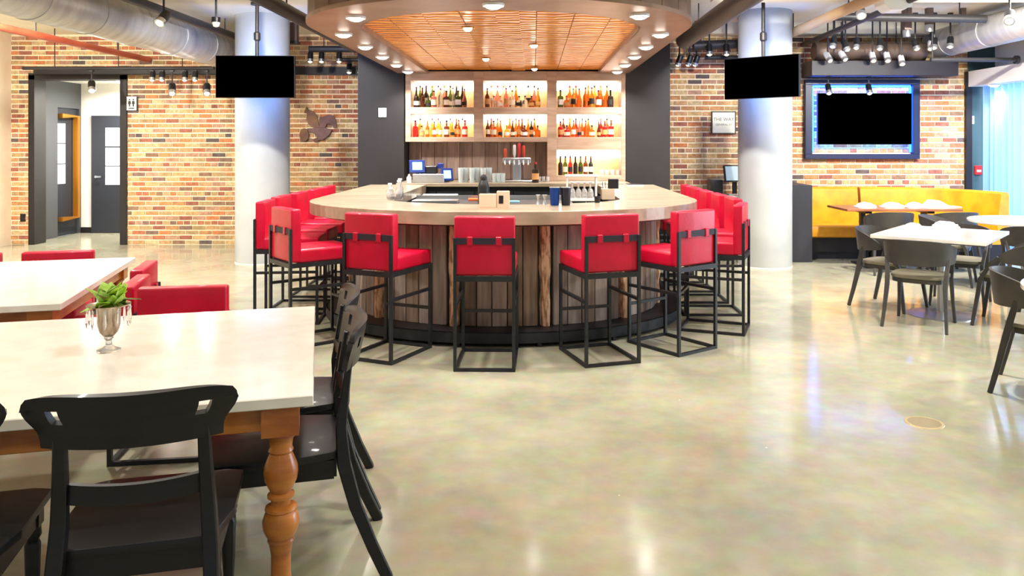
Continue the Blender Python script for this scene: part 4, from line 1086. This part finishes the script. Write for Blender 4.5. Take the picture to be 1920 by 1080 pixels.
# right of the canopy
za = at(0, 84, 10.9).z
t = thing('black_drain_pipe', 'thick black pipe with an elbow turning up to the ceiling', 'pipe', at(1300, 86, 10.9))
e0 = at(1300, 86, 10.9)
pp = [at(1300, 86, 10.9), at(1345, 84, 10.9), at(1390, 82, 10.9), at(1404, 78, 10.9), at(1413, 69, 10.9), at(1417, 56, 10.9), at(1417, 40, 10.9), Vector((at(1417, 0, 10.9).x, 10.9, ZC))]
MB().tube([p-e0 for p in pp], .066, 14, up=(0, 1, 0)).build('run', dark_pipe, t, smooth=True)
q = at(1417, 38, 10.9)-e0; MB().cyl(q, .078, -.06, .06, 14).build('coupling', galv, t, smooth=True)
for px in (1330, 1362, 1387): hang(px, 92, 10.72, ZC, 'track spotlight hanging beside the black elbow pipe', 'spotlights beside the elbow pipe', lit=False, tilt=(0, -.15, -1), power=0)
za = at(0, 108, 11.05).z
rail('light_track', (2.4, 11.05, za), (3.6, 11.05, za), .035, 'dark light track above the small sign on the brick', hangers=2, cat='track')
for px in (1274, 1293, 1306): hang(px, 112, 11.05, ZC, 'small track head crowded beside the canopy and dark pilaster', 'heads crowded beside the canopy', lit=False, tilt=(-.3, .3, -1), power=0)
for px in (1553, 1629): hang(px, 166, 11.15, 2.53, 'lit picture light above the framed television', 'picture lights over the framed television', tilt=(0, -.4, -.9), power=0)
# cluster right of the column
za = at(0, 70, 10.3).z
for px, py in ((1563, 78), (1585, 84), (1606, 80), (1650, 82), (1716, 82), (1752, 80), (1782, 78)):
    hang(px, py, 10.35, ZC, 'track spotlight in the crowded row over the booth table', 'crowded spotlights over the booth', lit=False, tilt=(.3*math.sin(px), -.3, -1), power=0)
for px, py in ((1552, 106), (1580, 104), (1636, 106), (1663, 106), (1690, 112), (1745, 84)):
    hang(px, py, 10.84, ZC, 'small clip spotlight under the brown duct over the framed television', 'clip spotlights under the brown duct', lit='white', tilt=(.3*math.cos(px*.7), -.5, -.8), power=0)
hang(1613, 20, 8.9, ZC-.0, 'bright ceiling spotlight above the white square table', None, tilt=(-.15, -.7, -.75), power=0, big=True)
hang(1893, 30, 8.3, ZC-.0, 'bright ceiling spotlight close to the big silver duct by the curtain', None, tilt=(-.45, -.7, -.75), power=0, big=True)
hang(307, 33, 8.4, ZC, 'bright ceiling spotlight beside the silver duct near the doorway', None, tilt=(-.15, -.7, -.75), power=0, big=True)
# recessed soffit light above curtain
downlight(at(1864, 0, 10.85).x, 10.85, 2.40-.001, 'round downlight in the white soffit above the sheer curtain', None, power=12)
# vestibule lamp
t = thing('vestibule_lamp', 'round ceiling lamp inside the vestibule beyond the doorway', 'light', (-6.9, 13.3, 2.65))
MB().lathe([(.12, 0), (.12, -.03), (.1, -.05), (0, -.055)], 20).build('diffuser', lamp_soft, t, smooth=True)
lamp('vestibule_glow', (0, 0, -.07), 90, .2, t, WARM, spread=3.0)
# ================================================================ DUCTS AND PIPES
def duct(name, a, b, r, lab, m=galv, seams=.9, cat='duct'):
    t = thing(name, lab, cat, a); a, b = Vector(a), Vector(b); L = (b-a).length
    MB().tube([(0, 0, 0), b-a], r, 28).build('duct_run', m, t, smooth=True)
    n = max(2, int(L/seams))
    for k in range(n):
        p = (b-a)*((k+.5)/n); e = (b-a).normalized()*.012
        MB().tube([p-e, p+e], r+.007, 28).build('seam_band', m, t, smooth=True)
    for k in range(2):
        p = (b-a)*(.25+.5*k)
        MB().tube([p+Vector((0, 0, r*.95)), p+Vector((0, 0, ZC-a.z))], .008, 6).build('hanger_rod', dark_pipe, t)
    return t
duct('silver_duct', (-4.62, 3.0, 2.96), (-4.62, 12.36, 2.96), .245, 'big round galvanised duct running to the doorway brick wall')
duct('silver_duct', (5.78, 3.0, 3.01), (5.78, 11.36, 3.01), .20, 'round galvanised duct running along the curtain wall')
duct('brown_duct', (3.95, 11.12, 2.885), (5.5, 11.12, 2.875), .125, 'brownish round duct crossing above the framed television', brown_pipe)
rail('red_pipe', (-6.02, 3.0, 2.90), (-6.02, 12.36, 2.90), .045, 'long red sprinkler pipe running to the doorway wall', redpipe, 5, 'pipe')
rail('red_pipe', (-6.55, 7.0, 2.98), (-4.9, 7.0, 2.98), .03, 'short red sprinkler branch crossing under the ceiling', redpipe, 2, 'pipe')
rail('dark_pipe', (-2.58, 3.0, 2.97), (-2.58, 11.4, 2.97), .075, 'thick dark pipe passing the canopy on the doorway side', dark_pipe, 4, 'pipe')
rail('dark_pipe', (2.02, 3.0, 2.97), (2.02, 10.6, 2.97), .11, 'thick dark pipe passing the canopy on the booth side', mat('grey_pipe', (96, 92, 92), .45, .3), 4, 'pipe')
rail('tan_conduit', (3.42, 4.0, 3.05), (3.42, 11.3, 3.05), .06, 'tan wrapped pipe running above the column by the booth', tan_beam, 4, 'pipe')
rail('dark_pipe', (3.85, 4.0, 3.12), (3.85, 11.3, 3.0), .035, 'thin dark pipe beside the tan wrapped pipe', dark_pipe, 3, 'pipe')
t = rail('dark_pipe', at(1745, 112, 10.05), at(1905, 112, 10.05), .028, 'thin dark pipe with flanged end over the booth by the curtain', dark_pipe, 0, 'pipe')
MB().tube([at(1903, 112, 10.05)-at(1745, 112, 10.05), at(1909, 112, 10.05)-at(1745, 112, 10.05)], .055, 14).build('flange', dark_pipe, t); MB().tube([(.02, 0, .02), (.02, 0, ZC-at(1745, 112, 10.05).z)], .008, 6).build('hanger_rod', dark_pipe, t)
rail('dark_pipe', (3.6, 9.6, 3.13), (5.5, 9.6, 3.10), .05, 'dark pipe crossing the ceiling over the round curtain table', dark_pipe, 3, 'pipe')
rail('silver_conduit', (-5.6, 9.0, 3.25), (-2.9, 9.0, 3.25), .02, 'thin silver conduit crossing the ceiling by the doorway column', galv, 2, 'conduit')
for (px, py0, py1, w, lab) in ((1700, 18, 56, .09, 'square dark hanger post over the white square table'), (1742, 16, 46, .075, 'square dark hanger post beside the white ceiling speaker'), (1805, 6, 34, .06, 'square brown hanger post close to the silver curtain duct')):
    p = at(px, py1, 10.0)
    t = thing('hanger_post', lab, 'post', p)
    MB().box((0, 0, (ZC-p.z)/2), (w, w, ZC-p.z)).build('post', brown_pipe, t)
    MB().lathe([(0, -.09), (.045, -.09), (.05, -.02), (.04, .0), (0, 0)], 14).build('cup', steel, t, smooth=True)
p = at(1676, 4, 8.2)
t = thing('ceiling_speaker', 'white wedge loudspeaker under the ceiling over the square table', 'speaker', p)
MB().prism([(-.17, .12), (.17, .12), (.14, -.05), (.05, -.1), (-.08, -.1), (-.15, -.04)], -.12, .12, T=lambda q: Vector((q.x, q.z, q.y))).build('cabinet', white_plastic, t, bevel=.01, seg=2)
MB().bar((0, 0, .12), (0, 0, ZC-p.z), .05, .03).build('bracket', black_plastic, t)
p = at(405, 42, 9.4)
t = thing('ceiling_camera', 'small black and white dome camera under the ceiling by the column', 'camera', p)
MB().lathe([(0, -.06), (.03, -.05), (.045, -.01), (.045, .0), (0, 0)], 16).build('dome', white_plastic, t, smooth=True); MB().lathe([(.05, 0), (.05, .06), (0, .06)], 16).build('housing', black_plastic, t)
MB().tube([(0, 0, .055), (0, 0, ZC-p.z)], .012, 8).build('stem', black_plastic, t)
# ================================================================ WALL ITEMS
# rusty rooster sculpture
rust = mat('rusty_metal', (120, 82, 50), .6, .2, col2=(92, 62, 56), scale=(9, 9, 9), bump=.3)
purp = mat('patina_metal', (112, 78, 80), .6, .2, col2=(90, 66, 60), scale=(9, 9, 9), bump=.3)
RY = YL-.03; oc = at(600, 235, RY)
sc_ = thing('rooster_sculpture', 'rusty cut metal rooster sculpture hung on the brick wall', 'sculpture', oc)
def rp(name, pts, m, y0=-.012, y1=.012):
    L = []
    for (x, z) in pts:
        p = at(540+x/10.8, 180+z/10.8, RY)-oc; L.append((p.x, p.z))
    MB().prism(L, y0, y1, T=lambda q: Vector((q.x, q.z, q.y))).build(name, m, sc_, bevel=.003)
rp('neck', [(375, 215), (430, 290), (520, 310), (590, 400), (612, 520), (650, 640), (560, 670), (420, 580), (372, 480), (385, 350), (325, 345)], rust)
rp('tail', [(640, 430), (720, 420), (820, 380), (930, 400), (978, 500), (1000, 640), (930, 650), (890, 580), (800, 560), (745, 660), (650, 655), (630, 520)], purp, -.02, .004)
rp('body', [(530, 640), (745, 640), (900, 690), (850, 785), (770, 850), (720, 890), (640, 890), (570, 800), (520, 740)], purp, -.028, -.006)
rp('wing', [(330+95*math.cos(2*PI*k/16), 790+135*math.sin(2*PI*k/16)) for k in range(16)], rust)
rp('shoulder', [(390, 655), (540, 650), (540, 740), (430, 740)], purp, -.02, .004)
rp('foot', [(490, 890), (600, 830), (650, 900), (555, 945)], rust)
# framed sign with lettering
def text(s, loc, size, m, parent=None, align='CENTER', name='lettering'):
    cu = bpy.data.curves.new(name, 'FONT'); cu.body = s; cu.size = size; cu.align_x = align; cu.align_y = 'CENTER'; cu.extrude = .0006; cu.resolution_u = 2
    o = bpy.data.objects.new(name, cu); COL.objects.link(o)
    dg = bpy.context.evaluated_depsgraph_get(); me = bpy.data.meshes.new_from_object(o.evaluated_get(dg)); bpy.data.objects.remove(o)
    me.materials.clear(); me.materials.append(m)
    o = bpy.data.objects.new(name, me); COL.objects.link(o); o.location = loc; o.rotation_euler = (PI/2, 0, 0)
    if parent: o.parent = parent
    return o
ink = mat('sign_ink', (70, 74, 66), .8)
a = at(1356.5, 230, YR-.03)
s = thing('framed_sign', 'small square pale sign with dark frame on the brick by the column', 'sign', a)
sw = 46*YR/F
MB().box((0, 0, 0), (sw, .026, sw*.93)).build('frame', mat('sign_frame', (70, 54, 40), .6), s, bevel=.003)
MB().box((0, -.0145, 0), (sw-.035, .004, sw*.93-.035)).build('panel', mat('sign_face', (222, 220, 204), .7), s)
text('THE WAY', (0, -.0168, .045), .068, ink, s); text('GENERAL ST', (0, -.0168, -.03), .042, ink, s)
a = at(247, 194, YL-.03)
s = thing('restroom_sign', 'small white sign with black pictogram beside the doorway', 'sign', a)
MB().box((0, 0, 0), (.15, .018, .215)).build('plate', white_plastic, s, bevel=.002)
MB().box((.082, .003, -.005), (.02, .018, .215)).build('side_edge', black_plastic, s)
mm = MB()
for dx in (-.03, .03):
    mm.lathe([(0, -.003), (.013, -.003), (.013, 0), (0, 0)], 10, (dx, -.0095, .06), M=Matrix.Rotation(PI/2, 3, 'X'))
    mm.prism([(-.018, .04), (.018, .04), (.024, -.01), (.012, -.01), (.01, -.05), (-.01, -.05), (-.012, -.01), (-.024, -.01)], 0, .002, T=lambda q: Vector((q.x+dx, -.0095-q.z, q.y)))
mm.build('pictogram', black_plastic, s)
MB().bx(-.045, .045, -.0115, -.0095, -.085, -.068).build('caption_bar', ink, s)
# switch plates and pull station
a = at(717, 211, 10.61)
s = thing('switch_plate', 'white switch plate on the dark panel beside the bottle shelves', 'switch', a)
MB().box((0, 0, 0), (.105, .014, .125)).build('plate', white_plastic, s, bevel=.003); MB().box((0, -.008, 0), (.05, .006, .07)).build('keypad', mat('keypad_grey', (190, 176, 176), .5), s)
a = at(1822, 225, YR-.037)
s = thing('thermostat', 'white wall control on the teal strip above the red alarm', 'switch', a)
MB().box((0, 0, 0), (.07, .014, .115)).build('plate', white_plastic, s, bevel=.003); MB().box((0, -.008, .02), (.035, .004, .03)).build('display', mat('keypad_grey', (190, 176, 176), .5), s)
a = at(1834, 319, YR-.05)
s = thing('fire_alarm', 'red fire alarm pull station on the teal wall strip', 'alarm', a)
MB().box((0, 0, 0), (.10, .04, .13)).build('box', mat('alarm_red', (196, 40, 40), .4), s, bevel=.006); MB().box((0, -.022, -.01), (.06, .01, .03)).build('pull_bar', white_plastic, s)
a = at(43, 408, YL-.012)
s = thing('wall_outlet', 'dark outlet plate low on the brick beside the doorway frame', 'outlet', a)
MB().box((0, 0, 0), (.08, .018, .12)).build('plate', black_plastic, s, bevel=.003)
MB().box((0, -.0095, .025), (.03, .004, .03)).box((0, -.0095, -.025), (.03, .004, .03)).build('socket', dark_paint, s)
# ================================================================ HOST STATION BEHIND THE COLUMN
t = thing('service_station', 'dark service stand with white top against the brick behind the column', 'stand', (2.80, 11.05, 0))
MB().bx(-.36, .36, -.25, .27, .0, .83).build('cabinet', dark_paint, t, bevel=.004); MB().bx(-.38, .38, -.28, .29, .83, .865).build('top', quartz, t, bevel=.003)
for k in range(2): 
    dd = MB().bx(-.34+k*.35, -.01+k*.35, -.268, -.25, .08, .78).build('door', black_steel, t, bevel=.003); MB().bx(-.05+k*.08, -.03+k*.08, -.29, -.268, .4, .55).build('handle', steel, dd)
t = thing('receipt_printer', 'black receipt printer on the service stand', 'printer', (2.53, 11.0, .8655))
MB().box((0, 0, .11), (.17, .24, .22)).build('body', black_plastic, t, bevel=.012, seg=2); MB().box((0, .0, .222), (.10, .12, .012)).build('paper_slot', steel, t)
t = thing('order_monitor', 'tilted black-framed order screen on the service stand', 'monitor', (2.83, 11.08, .8655))
M = Matrix.Rotation(.25, 3, 'Z') @ Matrix.Rotation(-.2, 3, 'X')
MB().box((0, 0, .30), (.34, .03, .24), M=M).build('bezel', black_plastic, t, bevel=.005); c_ = Vector((0, 0, .30))+M @ Vector((0, -.017, 0))
MB().box(c_, (.30, .004, .20), M=M).build('display', mat('monitor_pale', (176, 196, 200), .2, emit=(190, 210, 214), estr=.35), t)
MB().bar((0, .02, .0), (0, .02, .22), .06, .04).build('stand', black_plastic, t); MB().box((0, 0, .008), (.2, .16, .016)).build('foot', white_plastic, t)
tag(MB().box((0, 0, .025), (.20, .16, .05)).build('paper_stack', linen, bevel=.003, loc=(2.98, 10.9, .8655)), 'stack of white paper menus on the service stand', 'paper')
# ================================================================ FLOOR DRAIN
d = F*H/(793-HY)
t = thing('floor_drain', 'round brass-rimmed floor box cover set in the concrete', 'floor cover', ((1733-CX)*d/F, d, 0))
MB().lathe([(.088, 0), (.088, .003), (.102, .003), (.104, 0)], 32).build('rim', mat('drain_rim', (206, 186, 140), .4, .6), t, smooth=True); MB().lathe([(0, .0), (.088, .0), (.088, .002), (0, .002)], 32).build('cover', mat('drain_cover', (140, 126, 96), .5), t)
# ================================================================ ADDED FILL LAMPS (unseen ceiling cans brightening floor and brick)
can_me = MB().lathe([(.10, .0), (.10, -.14), (.09, -.14), (.088, -.12), (0, -.12)], 20).mesh('can', black_plastic, smooth=True)
cl_me = MB().lathe([(0, -.128), (.086, -.128), (.086, -.122), (0, -.122)], 18).mesh('lens', lamp_m)
for y in (-2.5, .3, 3.0, 5.6, 8.2):
    for x in ((-6.6, -3.4, -.3, 3.0, 5.0) if y < 8 else (-7.3, -5.4, -2.95, 2.3, 4.5, 5.3)):
        if 5 < y < 8 and abs(x) < 2: continue
        wash = y > 8  # rear row added out of view to brighten the brick
        t = thing('added_fill_can', 'unseen added ceiling light brightening the brick walls' if wash else 'unseen added fill light over the dining floor', 'light', (x, y, ZC), 0, 'added wall washing lights' if wash else 'added fill lights over the dining floor')
        meshobj('can', can_me, t); meshobj('lens', cl_me, t)
        lamp('added_fill_glow', (0, 0, -.15), FILL_LAMP_W*{-2.5: .1, .3: .25, 3.0: .48, 5.6: 1.25, 8.2: 2.8 if abs(x) > 3 else 2.1}[y], .17, t, WARM, (0, .70, -.72) if wash else (0, 0, -1), spread=2.6)
rail('dark_pipe', (-4.22, 3.0, 3.10), (-4.22, 12.36, 3.10), .05, 'dark pipe tucked beside the big silver duct', dark_pipe, 3, 'pipe')
p = at(551, 80, 11.2)
t = thing('drop_box', 'brown square downpipe beside the column near the rooster sculpture', 'pipe', p)
MB().box((0, 0, (ZC-p.z)/2), (.11, .11, ZC-p.z)).build('shaft', brown_pipe, t); MB().box((0, 0, .0), (.14, .14, .04)).build('end_cap', dark_pipe, t)
